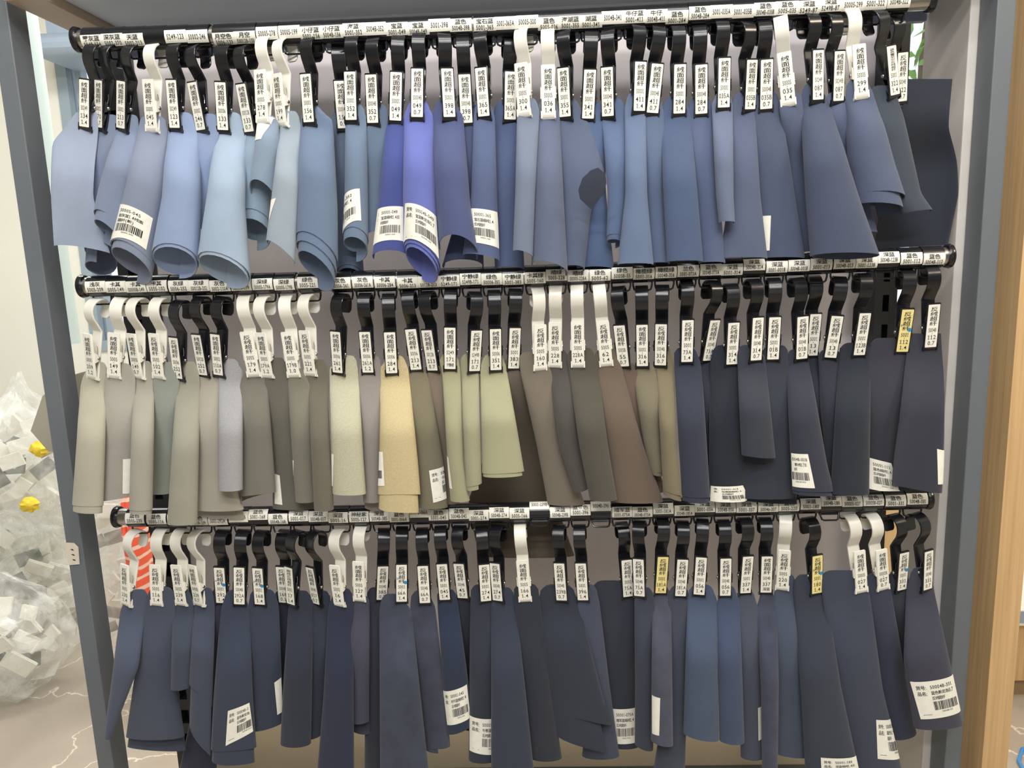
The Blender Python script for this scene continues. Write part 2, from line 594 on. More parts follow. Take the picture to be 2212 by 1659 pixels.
class Sheet:
    def __init__(self, kind, lvl, rows, yjaw, ex, row, ytag=None):
        self.kind, self.ex, self.yj = kind, ex, yjaw
        self.lv = LVL[int(lvl)] + (lvl - int(lvl)) * 0.018
        r = np.array(rows, float)
        ys = np.linspace(r[0, 0], r[-1, 0], 160)
        self.y0, self.y1 = r[0, 0], r[-1, 0]
        k = 9
        ker = np.hanning(2 * k + 3)[1:-1]
        ker /= ker.sum()

        def sm(c):
            v = np.interp(ys, r[:, 0], c)
            vp = np.concatenate([2 * v[0] - v[k:0:-1], v, 2 * v[-1] - v[-2:-k - 2:-1]])
            return np.convolve(vp, ker, 'valid')
        self.ys, self.xl, self.xr = ys, sm(r[:, 1]), sm(r[:, 2])
        big = row == 'top'
        self.v0 = 0.07 if ytag is None else min(0.3, max(0.05, (ytag + 14 - self.y0) / (self.y1 - self.y0)))
        self.turns = ex.get('turns', 1.0)
        xm = rows[-1][1]
        # swatches of the top rail swing towards the viewer at the bottom: the cut edge tilts
        self.tilt = ex.get('tilt', (1.05 if xm < 1000 else 0.55 if xm < 1330 else 0.25) if big else 0.0)
        hw1 = (rows[-1][2] - rows[-1][1]) * 0.5 * 0.00064
        if kind == 'roll':
            self.b = (min(0.021, hw1 * 0.8) if big else 0.0105)
            self.t0 = -1.75
            self.t1 = self.t0 + 2 * math.pi * self.turns if self.turns > 1.001 else 1.95
        elif kind == 'arc':
            self.b = 0.0095
            self.t0, self.t1 = -1.85, 1.85
        else:
            self.b = 0.0045
            self.t0, self.t1 = -1.45, 1.45

    def P(self, v, th):
        """surface point: v 0 top .. 1 bottom, th angle round the sheet (0 = facing front)"""
        v, th = np.broadcast_arrays(np.asarray(v, float), np.asarray(th, float))
        tau = (th - self.t0) / (2 * math.pi)
        shrink = 1 - 0.075 * np.maximum(0, tau - 0.45) if self.kind == 'roll' else np.ones_like(th)
        sx = np.sin(th)
        flare = sstep((v - self.v0 + 0.03) / 0.3)
        wid = self.y1 - self.y0
        extra = self.ex.get('slant', 0) * sx * v
        if self.kind == 'roll' and self.turns > 1.001:
            extra = extra + self.ex.get('drop', 0) * np.maximum(0, tau - 0.28) * v ** 2
        bb = self.b * (0.12 + 0.88 * flare)
        extra = extra + self.tilt * bb * (1 - np.cos(th)) * 1500 * v ** 2
        extra = extra + (0 if self.kind == 'flat' else 13) * np.abs(sx) ** 5 * (1 - sstep(v / 0.12))
        y = self.y0 + v * wid + extra
        vq = v
        xl = np.interp(self.y0 + vq * wid, self.ys, self.xl)
        xr = np.interp(self.y0 + vq * wid, self.ys, self.xr)
        hw = (xr - xl) / 2
        yc = self.yj + (self.lv - self.yj) * sstep((v - self.v0) / 0.4)
        if self.kind == 'roll':
            ctr = yc - 0.0098 * flare + bb
        else:
            ctr = yc + 0.0 * bb
        s2 = sx * shrink
        q = unproj((xl + xr) / 2 + hw * s2, y, ctr)
        w = np.zeros_like(th)
        if self.kind == 'flat':
            w = 0.003 * np.sin(th * 2.3 + v * 3) * flare
        q = q.copy()
        q[..., 1] += -bb * np.cos(th) * shrink + w
        return q

    def front(self, px, py, off):
        v = np.clip((py - self.y0) / (self.y1 - self.y0), 0.02, 1.0)
        for _ in range(3):
            xl = np.interp(self.y0 + v * (self.y1 - self.y0), self.ys, self.xl)
            xr = np.interp(self.y0 + v * (self.y1 - self.y0), self.ys, self.xr)
            s = np.clip((px - (xl + xr) / 2) / ((xr - xl) / 2), -0.985, 0.985)
            v = np.clip((py - self.y0) / (self.y1 - self.y0 + self.ex.get('slant', 0) * s), 0.02, 1.0)
        th = np.arcsin(s)
        e = 1e-3
        A = self.P(v, th + e) - self.P(v, th - e)
        B = self.P(v + e, th) - self.P(v - e, th)
        n = np.cross(A, B)
        n /= np.linalg.norm(n, axis=-1, keepdims=True) + 1e-12
        n = np.where(n[..., 1:2] > 0, -n, n)
        return self.P(v, th) + n * (THK / 2 + off)

    def mesh(self):
        nu = int(14 * max(1.0, self.turns) * (1.5 if self.kind == 'roll' else 1.2))
        vs = np.concatenate([np.linspace(0, 0.1, 5)[:-1], np.linspace(0.1, 0.45, 12)[:-1], np.linspace(0.45, 1, 14)])
        th = np.linspace(self.t0, self.t1, nu)
        V, T = np.meshgrid(vs, th, indexing='ij')
        P = self.P(V, T)
        A = np.gradient(P, axis=1)
        B = np.gradient(P, axis=0)
        n = np.cross(A, B)
        n /= np.linalg.norm(n, axis=-1, keepdims=True) + 1e-12
        mid = n[:, nu // 3 if self.kind == 'roll' and self.turns > 1.3 else nu // 2]
        if self.kind == 'roll' and self.turns > 1.001:
            j = int(round((0 - self.t0) / (self.t1 - self.t0) * (nu - 1)))
            mid = n[:, j]
        if mid[:, 1].mean() > 0:
            n = -n
        F, K = P + n * THK / 2, P - n * THK / 2
        mb = MB()
        a, b = P.shape[:2]
        mb.grid(F, 0, flip=True)
        mb.grid(K, 0)
        o1, o2 = 0, a * b
        idx = lambda i, j, s: s * a * b + i * b + j
        rim = []
        for j in range(b - 1):
            rim.append((idx(a - 1, j, 0), idx(a - 1, j, 1), idx(a - 1, j + 1, 1), idx(a - 1, j + 1, 0)))
            rim.append((idx(0, j, 0), idx(0, j + 1, 0), idx(0, j + 1, 1), idx(0, j, 1)))
        for i in range(a - 1):
            rim.append((idx(i, 0, 0), idx(i, 0, 1), idx(i + 1, 0, 1), idx(i + 1, 0, 0)))
            rim.append((idx(i, b - 1, 0), idx(i + 1, b - 1, 0), idx(i + 1, b - 1, 1), idx(i, b - 1, 1)))
        mb.f.extend(rim)
        mb.m.extend([0] * len(rim))
        return mb


def barcode(seed, x0, x1, y0, y1):
    rnd = random.Random(seed)
    out, x = [], x0
    while x < x1:
        w = rnd.choice((0.008, 0.008, 0.014, 0.02))
        out.append((np.array([(x, y0), (x + w, y0), (x + w, y1), (x, y1)]), [(0, 1, 2, 3)]))
        x += w + rnd.choice((0.007, 0.009, 0.015))
    return out


def sticker(sh, ex, seed, parent):
    q = np.array(ex['st'], float)      # tl, tr, br, bl
    w0, w1 = ex['win']

    def fn(uv, off=0.0007):
        uv = np.asarray(uv, float)
        s = ((uv[:, 0] - w0) / (w1 - w0))[:, None]
        t = uv[:, 1][:, None]
        p = (q[3] * (1 - s) + q[2] * s) * (1 - t) + (q[0] * (1 - s) + q[1] * s) * t
        return sh.front(p[:, 0], p[:, 1], off)

    mb = MB()
    U = np.linspace(w0, w1, 13)
    G = np.stack([fn(np.stack([U, np.full(13, t)], 1), 0.0005) for t in np.linspace(0, 1, 8)])
    mb.grid(G)
    a, b, c = ex['tx']
    gl = []
    if a:
        gl += line_glyphs('货号:', 0.07, 0.28, 0.78, 0.89)
        gl += line_glyphs('品名:', 0.07, 0.28, 0.62, 0.73)
        gl += line_glyphs(a, 0.36, 0.36 + 0.052 * len(a), 0.79, 0.88)
        gl += line_glyphs(b, 0.36, min(0.97, 0.36 + 0.066 * len(b)), 0.63, 0.73)
        gl += line_glyphs(c, 0.36, 0.36 + 0.075 * len(c), 0.49, 0.59)
        gl += line_glyphs(a, 0.52, 0.78, 0.15, 0.19)
        gl += [(np.array([(0.08, 0.105), (0.27, 0.105), (0.27, 0.115), (0.08, 0.115)]), [(0, 1, 2, 3)])]
    gl += barcode(seed, 0.36, 0.90, 0.22, 0.45)
    keep = [(V, F) for V, F in gl if V[:, 0].min() > w0 + 0.01 and V[:, 0].max() < w1 - 0.01]
    put_glyphs(mb, keep, fn, 1)
    o = mb.build('sticker', [M_PAPER, M_INK], parent, angle=1.2)
    return o


def leather_mat(words, rgb, row, ex):
    if ex.get('fab'):
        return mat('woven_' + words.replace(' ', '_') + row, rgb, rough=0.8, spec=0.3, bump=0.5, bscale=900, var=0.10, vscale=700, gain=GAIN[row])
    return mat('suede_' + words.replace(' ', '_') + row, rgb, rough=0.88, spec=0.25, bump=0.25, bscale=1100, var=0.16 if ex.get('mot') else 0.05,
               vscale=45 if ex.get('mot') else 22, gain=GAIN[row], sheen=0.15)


def poly_flap(pxs, Y, bulge, m, name, parent, lean=0.0):
    """one stiff corner of the sheet, thick, gently bowed"""
    c = np.mean(np.array(pxs, float), 0)
    mb = MB()
    n = len(pxs)
    rings = []
    for s in (1.0, 0.66, 0.33, 0.02):
        rg = c + (np.array(pxs, float) - c) * s
        rings.append(unproj(rg[:, 0], rg[:, 1], Y - bulge * (1 - s * s) + lean * (rg[:, 1] - c[1]) / 45.0))
    fr = np.stack(rings)
    bk = fr + np.array([0, THK, 0])
    mb.grid(fr, 0, closed_u=True)
    mb.grid(bk, 0, closed_u=True, flip=True)
    mb.add(np.vstack([fr[0], bk[0]]), [(i, (i + 1) % n, n + (i + 1) % n, n + i) for i in range(n)])
    return mb.build(name, m, parent, angle=0.9)


def make_swatch(row, jaw, d, label, seed, ytag):
    words, rgb, kind, lvl, rows, ex = d
    m = leather_mat(words, rgb, row, ex)
    sh = Sheet(kind, lvl, rows, jaw[1], ex, row, ytag)
    o = sh.mesh().build('leather_swatch', m, None, angle=0.9)
    tag(o, label, 'leather swatch', 'leather swatches on the %s rail' % row)
    if 'st' in ex:
        sticker(sh, ex, seed, o)
    if 'back' in ex:
        rr = [(y + ex['back'] * (i / (len(rows) - 1)), a + 3, b + 2) for i, (y, a, b) in enumerate(rows)]
        s2 = Sheet('arc', min(3, lvl + 0.62), rr, jaw[1] + 0.002, {'slant': ex.get('slant', 0) + 4}, row, ytag)
        s2.b = 0.006
        s2.mesh().build('under_layer', m, o, angle=0.9)
    if ex.get('backflap'):
        poly_flap([(66, 931), (92, 855), (150, 812), (192, 800), (205, 900), (200, 985), (104, 975)], 0.078, 0.004, m, 'back_corner', o)
    if ex.get('corner'):
        poly_flap([(1276, 368), (1292, 362), (1308, 376), (1310, 396), (1303, 420), (1277, 452), (1253, 430), (1249, 410), (1258, 385)], -0.078, 0.002, m, 'folded_corner', o, 0.022)
    return o


# ---------------------------------------------------------------- what the photograph shows, in photo pixels
# (holder x, y, line 1, line 2), (tag top x, y, tag bottom x, y, colour, lettering ...), (swatch look, shape, outline rows, extras)
ROW_TOP = [
 ((197, 89, '雾灰蓝', '5249-134'), (180, 169, 183, 269, 'b', '绒', '50249', '134', '1.4'),
  ('pale grey-blue', (173, 177, 190), 'flat', 1, [(243, 165, 212), (275, 142, 213), (308, 115, 211), (420, 114, 204), (533, 118, 238)], {'slant': 8})),
 ((242, 86, '深灰蓝', '5002-370'), (208, 169, 215, 272, 'b', '绒', '50002', '370', '0.7'),
  ('dusty slate blue', (136, 142, 160), 'roll', 2, [(248, 216, 258), (290, 207, 259), (474, 191, 252), (520, 186, 250)], {'turns': 1.3, 'drop': 45})),
 ((286, 86, '天蓝', '5002-213'), (258, 172, 262, 273, 'b', '绒', '50002', '213', '0.7'),
  ('soft steel blue', (142, 149, 167), 'roll', 0, [(248, 268, 298), (285, 252, 300), (420, 213, 272), (455, 206, 258)], {'turns': 1.9, 'drop': 24, 'slant': 10})),
 ((332, 82, '', ''), (315, 171, 327, 273, 'w', '绒', '50005', '045', '1.4'),
  ('greyish mauve-blue', (148, 151, 165), 'roll', 0, [(250, 303, 358), (285, 299, 363), (400, 275, 355), (520, 243, 328)], {'turns': 1.8, 'drop': 18, 'slant': 14, 'st': [(268, 435), (338, 461), (324, 522), (247, 507)], 'tx': ('50005-045', '岩灰蓝1.4绒面', '超纤(新)'), 'win': (0.22, 1)})),
 ((378, 78, '', '5249-123'), (367, 170, 378, 272, 'b', '绒', '50249', '123', '1.4'),
  ('periwinkle blue', (160, 171, 196), 'roll', 0, [(243, 366, 418), (285, 364, 428), (420, 354, 432), (525, 331, 428)], {'turns': 1.8, 'drop': 8})),
 ((425, 78, '', '50002-246'), (410, 175, 435, 278, 'b', '绒', '50002', '246', '0.7'),
  ('light cornflower blue', (152, 163, 188), 'arc', 2, [(246, 436, 470), (290, 424, 472), (420, 429, 462), (495, 426, 452)], {})),
 ((482, 84, '月空色', '5006-133'), (474, 176, 482, 277, 'b', '绒', '50006', '133', '1.4'),
  ('powder blue', (181, 192, 204), 'roll', 0, [(243, 473, 522), (280, 468, 533), (420, 451, 527), (545, 429, 540)], {'turns': 1.8, 'drop': 8, 'slant': 14})),
 ((528, 81, '月空', '50012B-133'), (516, 181, 539, 281, 'b', '绒', '50012B', '133', '0.7'),
  ('pale sea-blue', (161, 175, 185), 'roll', 2, [(272, 532, 579), (320, 529, 584), (451, 515, 586)], {'turns': 1.8, 'drop': 22})),
 ((576, 71, '', '50005-278'), (557, 149, 567, 252, 'w', '绒', '50005', '278', '1.4'),
  ('dusty teal-grey', (152, 163, 174), 'roll', 1, [(250, 558, 599), (300, 555, 604), (392, 541, 600)], {'turns': 1.0, 'drop': 0, 'slant': 14, 'tilt': 1.5, 'st': [(556, 263), (595, 249), (573, 304), (555, 304)], 'tx': ('', '', ''), 'win': (0.0, 0.2)})),
 ((624, 68, '', '50005-199'), (589, 154, 609, 265, 'w', '绒', '50005', '199', '1.4'),
  ('sage grey', (172, 178, 181), 'arc', 0, [(240, 612, 645), (270, 606, 650), (420, 590, 642), (530, 576, 636)], {'slant': 22, 'st': [(589, 428), (602, 428), (594, 448), (585, 474)], 'tx': ('', '', ''), 'win': (0.0, 0.15)})),
 ((671, 71, '小仔蓝', '5001-156'), (657, 157, 668, 259, 'b', '绒', '50001', '156', '1.4'),
  ('steel blue', (122, 135, 155), 'roll', 0, [(228, 655, 692), (255, 652, 718), (420, 644, 728), (505, 640, 729)], {'turns': 2.8, 'drop': 22, 'slant': 20})),
 ((716, 68, '小仔蓝', '5004B-156'), (734, 171, 742, 275, 'b', '绒', '50004B', '156', '0.7', 1),
  ('dim slate blue', (100, 110, 126), 'roll', 3, [(240, 718, 752), (300, 723, 759), (570, 729, 786)], {'turns': 1.8, 'drop': 8})),
 ((763, 63, '海蓝', '5001-352'), (754, 152, 759, 254, 'b', '绒', '50001', '352', '1.4'),
  ('muted denim blue', (124, 137, 154), 'roll', 1, [(225, 748, 786), (260, 747, 791), (420, 746, 794), (490, 742, 795)], {'turns': 1.8, 'drop': 22, 'st': [(745, 417), (781, 407), (784, 472), (743, 490)], 'tx': ('50001-352', '湖蓝细绒1.4', '反绒超纤'), 'win': (0.58, 1)})),
 ((810, 61, '', '5004B-352'), (799, 158, 806, 262, 'b', '绒', '50004B', '352', '0.7'),
  ('grey teal-blue', (109, 122, 139), 'arc', 2, [(225, 791, 837), (270, 789, 838), (500, 791, 830)], {})),
 ((857, 62, '宝蓝', '5001-049'), (856, 151, 854, 258, 'b', '绒', '50001', '049', '1.4'),
  ('royal blue', (81, 89, 148), 'arc', 1, [(250, 838, 876), (300, 832, 879), (420, 821, 880), (540, 805, 882)], {'st': [(816, 448), (874, 445), (874, 517), (807, 521)], 'tx': ('50001-049', '宝蓝细绒1.4反', '绒超纤'), 'win': (0.18, 1)})),
 ((903, 61, '宝蓝', '5004B-049'), (901, 146, 901, 247, 'b', '绒', '50004B', '049', '0.7'),
  ('bright cobalt blue', (117, 122, 187), 'roll', 0, [(217, 882, 925), (245, 874, 935), (420, 872, 942), (522, 873, 951)], {'turns': 2.8, 'drop': 9, 'slant': 20, 'st': [(880, 434), (942, 456), (948, 538), (875, 507)], 'tx': ('50004B-049', '宝蓝新定岛0.7', '反绒超纤'), 'win': (0, 0.95)})),
 ((949, 53, '', '5001-398'), (967, 144, 970, 249, 'b', '绒', '50001', '398', '1.4'),
  ('violet-blue', (88, 94, 130), 'roll', 0, [(217, 940, 985), (250, 935, 1000), (420, 942, 1015), (508, 949, 1032)], {'turns': 1.0, 'drop': 0, 'slant': 8})),
 ((995, 53, '蓝色', '5004B-398'), (1003, 158, 1008, 263, 'b', '绒', '50004B', '398', '0.7'),
  ('dusky indigo blue', (79, 86, 114), 'arc', 2, [(225, 994, 1034), (420, 1001, 1040), (560, 956, 1044)], {})),
 ((1047, 52, '宝石蓝', '5001-365'), (1036, 143, 1046, 247, 'b', '绒', '50001', '365', '1.4'),
  ('sapphire blue', (98, 107, 137), 'arc', 1, [(220, 1027, 1062), (250, 1024, 1068), (420, 1019, 1073), (550, 1000, 1078)], {'slant': 6, 'st': [(1018, 449), (1073, 456), (1078, 532), (1018, 522)], 'tx': ('50001-365', '宝石蓝细绒1.4', '反绒超纤'), 'win': (0.25, 1)})),
 ((1092, 49, '', '5001-365A'), (1105, 149, 1101, 257, 'b', '绒', '50001', '365A', '1.4', 1),
  ('dark cornflower blue', (89, 99, 128), 'arc', 2, [(218, 1069, 1122), (250, 1066, 1126), (420, 1064, 1124), (575, 1070, 1132)], {})),
 ((1139, 46, '', '50005-300'), (1121, 133, 1133, 241, 'w', '绒', '50005', '300', '1.4'),
  ('bluish grey', (129, 135, 149), 'arc', 0, [(212, 1125, 1160), (235, 1118, 1165), (420, 1114, 1155), (542, 1109, 1150)], {'slant': 6})),
 ((1186, 51, '蓝色', '5005-036'), (1182, 137, 1185, 247, 'w', '绒', '50005', '036', '1.4'),
  ('grey lavender-blue', (109, 113, 133), 'roll', 0, [(213, 1165, 1202), (240, 1160, 1208), (420, 1155, 1217), (565, 1149, 1226)], {'turns': 1.0, 'drop': 0, 'slant': 10})),
 ((1232, 48, '海湖蓝', '5001-355'), (1213, 144, 1222, 249, 'b', '绒', '50001', '355', '1.4'),
  ('dusky blue', (99, 105, 125), 'roll', 1, [(215, 1208, 1250), (300, 1210, 1283), (378, 1212, 1308), (450, 1213, 1276), (572, 1212, 1262)], {'turns': 1.0, 'drop': 0, 'corner': 1})),
 ((1277, 46, '湖蓝', '5001-341'), (1275, 149, 1270, 253, 'b', '绒', '50001', '341', '1.4'),
  ('vivid mid blue', (91, 106, 136), 'arc', 2, [(222, 1261, 1304), (420, 1247, 1308), (575, 1245, 1326)], {})),
 ((1324, 37, '', '5004B-341'), (1309, 143, 1314, 248, 'b', '绒', '50004B', '341', '0.7'),
  ('clear denim blue', (101, 115, 142), 'roll', 1, [(212, 1305, 1346), (245, 1300, 1352), (420, 1314, 1354), (505, 1311, 1344)], {'turns': 1.75, 'drop': 12})),
 ((1371, 35, '牛仔蓝', '5001-411'), (1386, 129, 1380, 237, 'b', '绒', '50001', '411', '1.4'),
  ('soft denim blue', (113, 125, 149), 'arc', 0, [(200, 1355, 1390), (230, 1350, 1394), (420, 1352, 1397), (568, 1335, 1411)], {})),
 ((1418, 34, '牛仔', '5004B-411'), (1422, 135, 1409, 241, 'b', '绒', '50004B', '411', '0.7'),
  ('shaded denim blue', (99, 110, 133), 'arc', 1, [(210, 1389, 1429), (250, 1388, 1434), (420, 1392, 1436), (566, 1400, 1446)], {})),
 ((1463, 37, '蓝色', '5001-284'), (1470, 137, 1467, 242, 'b', '绒', '50001', '284', '1.4'),
  ('navy denim blue', (86, 98, 124), 'arc', 0, [(207, 1438, 1482), (240, 1428, 1490), (420, 1434, 1506), (562, 1442, 1518)], {})),
 ((1513, 27, '蓝色', '5004B-284'), (1515, 138, 1515, 243, 'b', '绒', '50004B', '284', '0.7'),
  ('deep denim blue', (93, 102, 127), 'arc', 1, [(208, 1491, 1534), (240, 1487, 1541), (420, 1499, 1553), (565, 1511, 1566)], {})),
 ((1559, 24, '', '5001-035A'), (1566, 123, 1563, 228, 'b', '绒', '50001', '035A', '1.4'),
  ('dull lavender-blue', (116, 122, 141), 'arc', 0, [(197, 1545, 1578), (225, 1538, 1582), (420, 1548, 1583), (478, 1554, 1586)], {})),
 ((1605, 24, '', '5001-035B'), (1628, 127, 1619, 233, 'b', '绒', '50001', '035B', '1.4'),
  ('greyed navy', (98, 103, 124), 'arc', 1, [(200, 1584, 1625), (240, 1579, 1630), (420, 1576, 1641), (555, 1556, 1657)], {})),
 ((1654, 19, '蓝色', '5004B-035B'), (1657, 127, 1655, 232, 'b', '绒', '50004B', '035B', '0.7'),
  ('deep slate navy', (87, 92, 112), 'arc', 2, [(197, 1631, 1680), (235, 1625, 1687), (420, 1632, 1716), (555, 1646, 1738)], {'st': [(1640, 466), (1661, 466), (1659, 540), (1645, 540)], 'tx': ('', '', ''), 'win': (0.85, 1)})),
 ((1701, 16, '蓝色', '5005-035'), (1691, 111, 1704, 219, 'w', '绒', '50005', '035', '1.4'),
  ('mid navy', (96, 100, 121), 'arc', 3, [(200, 1686, 1732), (230, 1684, 1734), (420, 1708, 1750), (543, 1730, 1762)], {})),
 ((1748, 15, '深蓝', '5249-87'), (1770, 106, 1766, 210, 'b', '绒', '50249', '087', '1.4'),
  ('charcoal navy', (83, 88, 107), 'roll', 0, [(180, 1735, 1775), (215, 1730, 1787), (420, 1742, 1852), (545, 1752, 1898)], {'turns': 1.1, 'drop': 0})),
 ((1795, 10, '深蓝', '5249B-87'), (1817, 108, 1810, 214, 'b', '绒', '50249B', '087', '0.7'),
  ('violet navy', (102, 107, 129), 'arc', 3, [(200, 1784, 1824), (230, 1781, 1836), (420, 1822, 1872), (500, 1842, 1894)], {})),
 ((1844, 9, '', '50005-299'), (1856, 92, 1862, 203, 'w', '绒', '50005', '299', '1.4'),
  ('smoky navy', (96, 101, 121), 'roll', 1, [(172, 1830, 1876), (210, 1827, 1888), (350, 1834, 1930), (414, 1846, 1953)], {'turns': 1.75, 'drop': 26})),
 ((1892, 6, '', '5001-322'), (1928, 96, 1932, 201, 'b', '蓝', '5001', '322', '1.4'),
  ('dark slate grey', (71, 76, 84), 'arc', 2, [(185, 1881, 1930), (250, 1881, 1950), (420, 1896, 1988), (455, 1946, 2013)], {'slant': -4})),
 ((1943, 2, '', '5004B-322'), (1953, 111, 1947, 216, 'b', '反', '5004B', '322', '0.7', 1),
  ('near-black navy', (46, 49, 59), 'flat', 4, [(171, 1960, 2057), (278, 1940, 2047), (350, 1920, 2064), (420, 1900, 2068), (533, 1888, 2047)], {'slant': -5})),
]
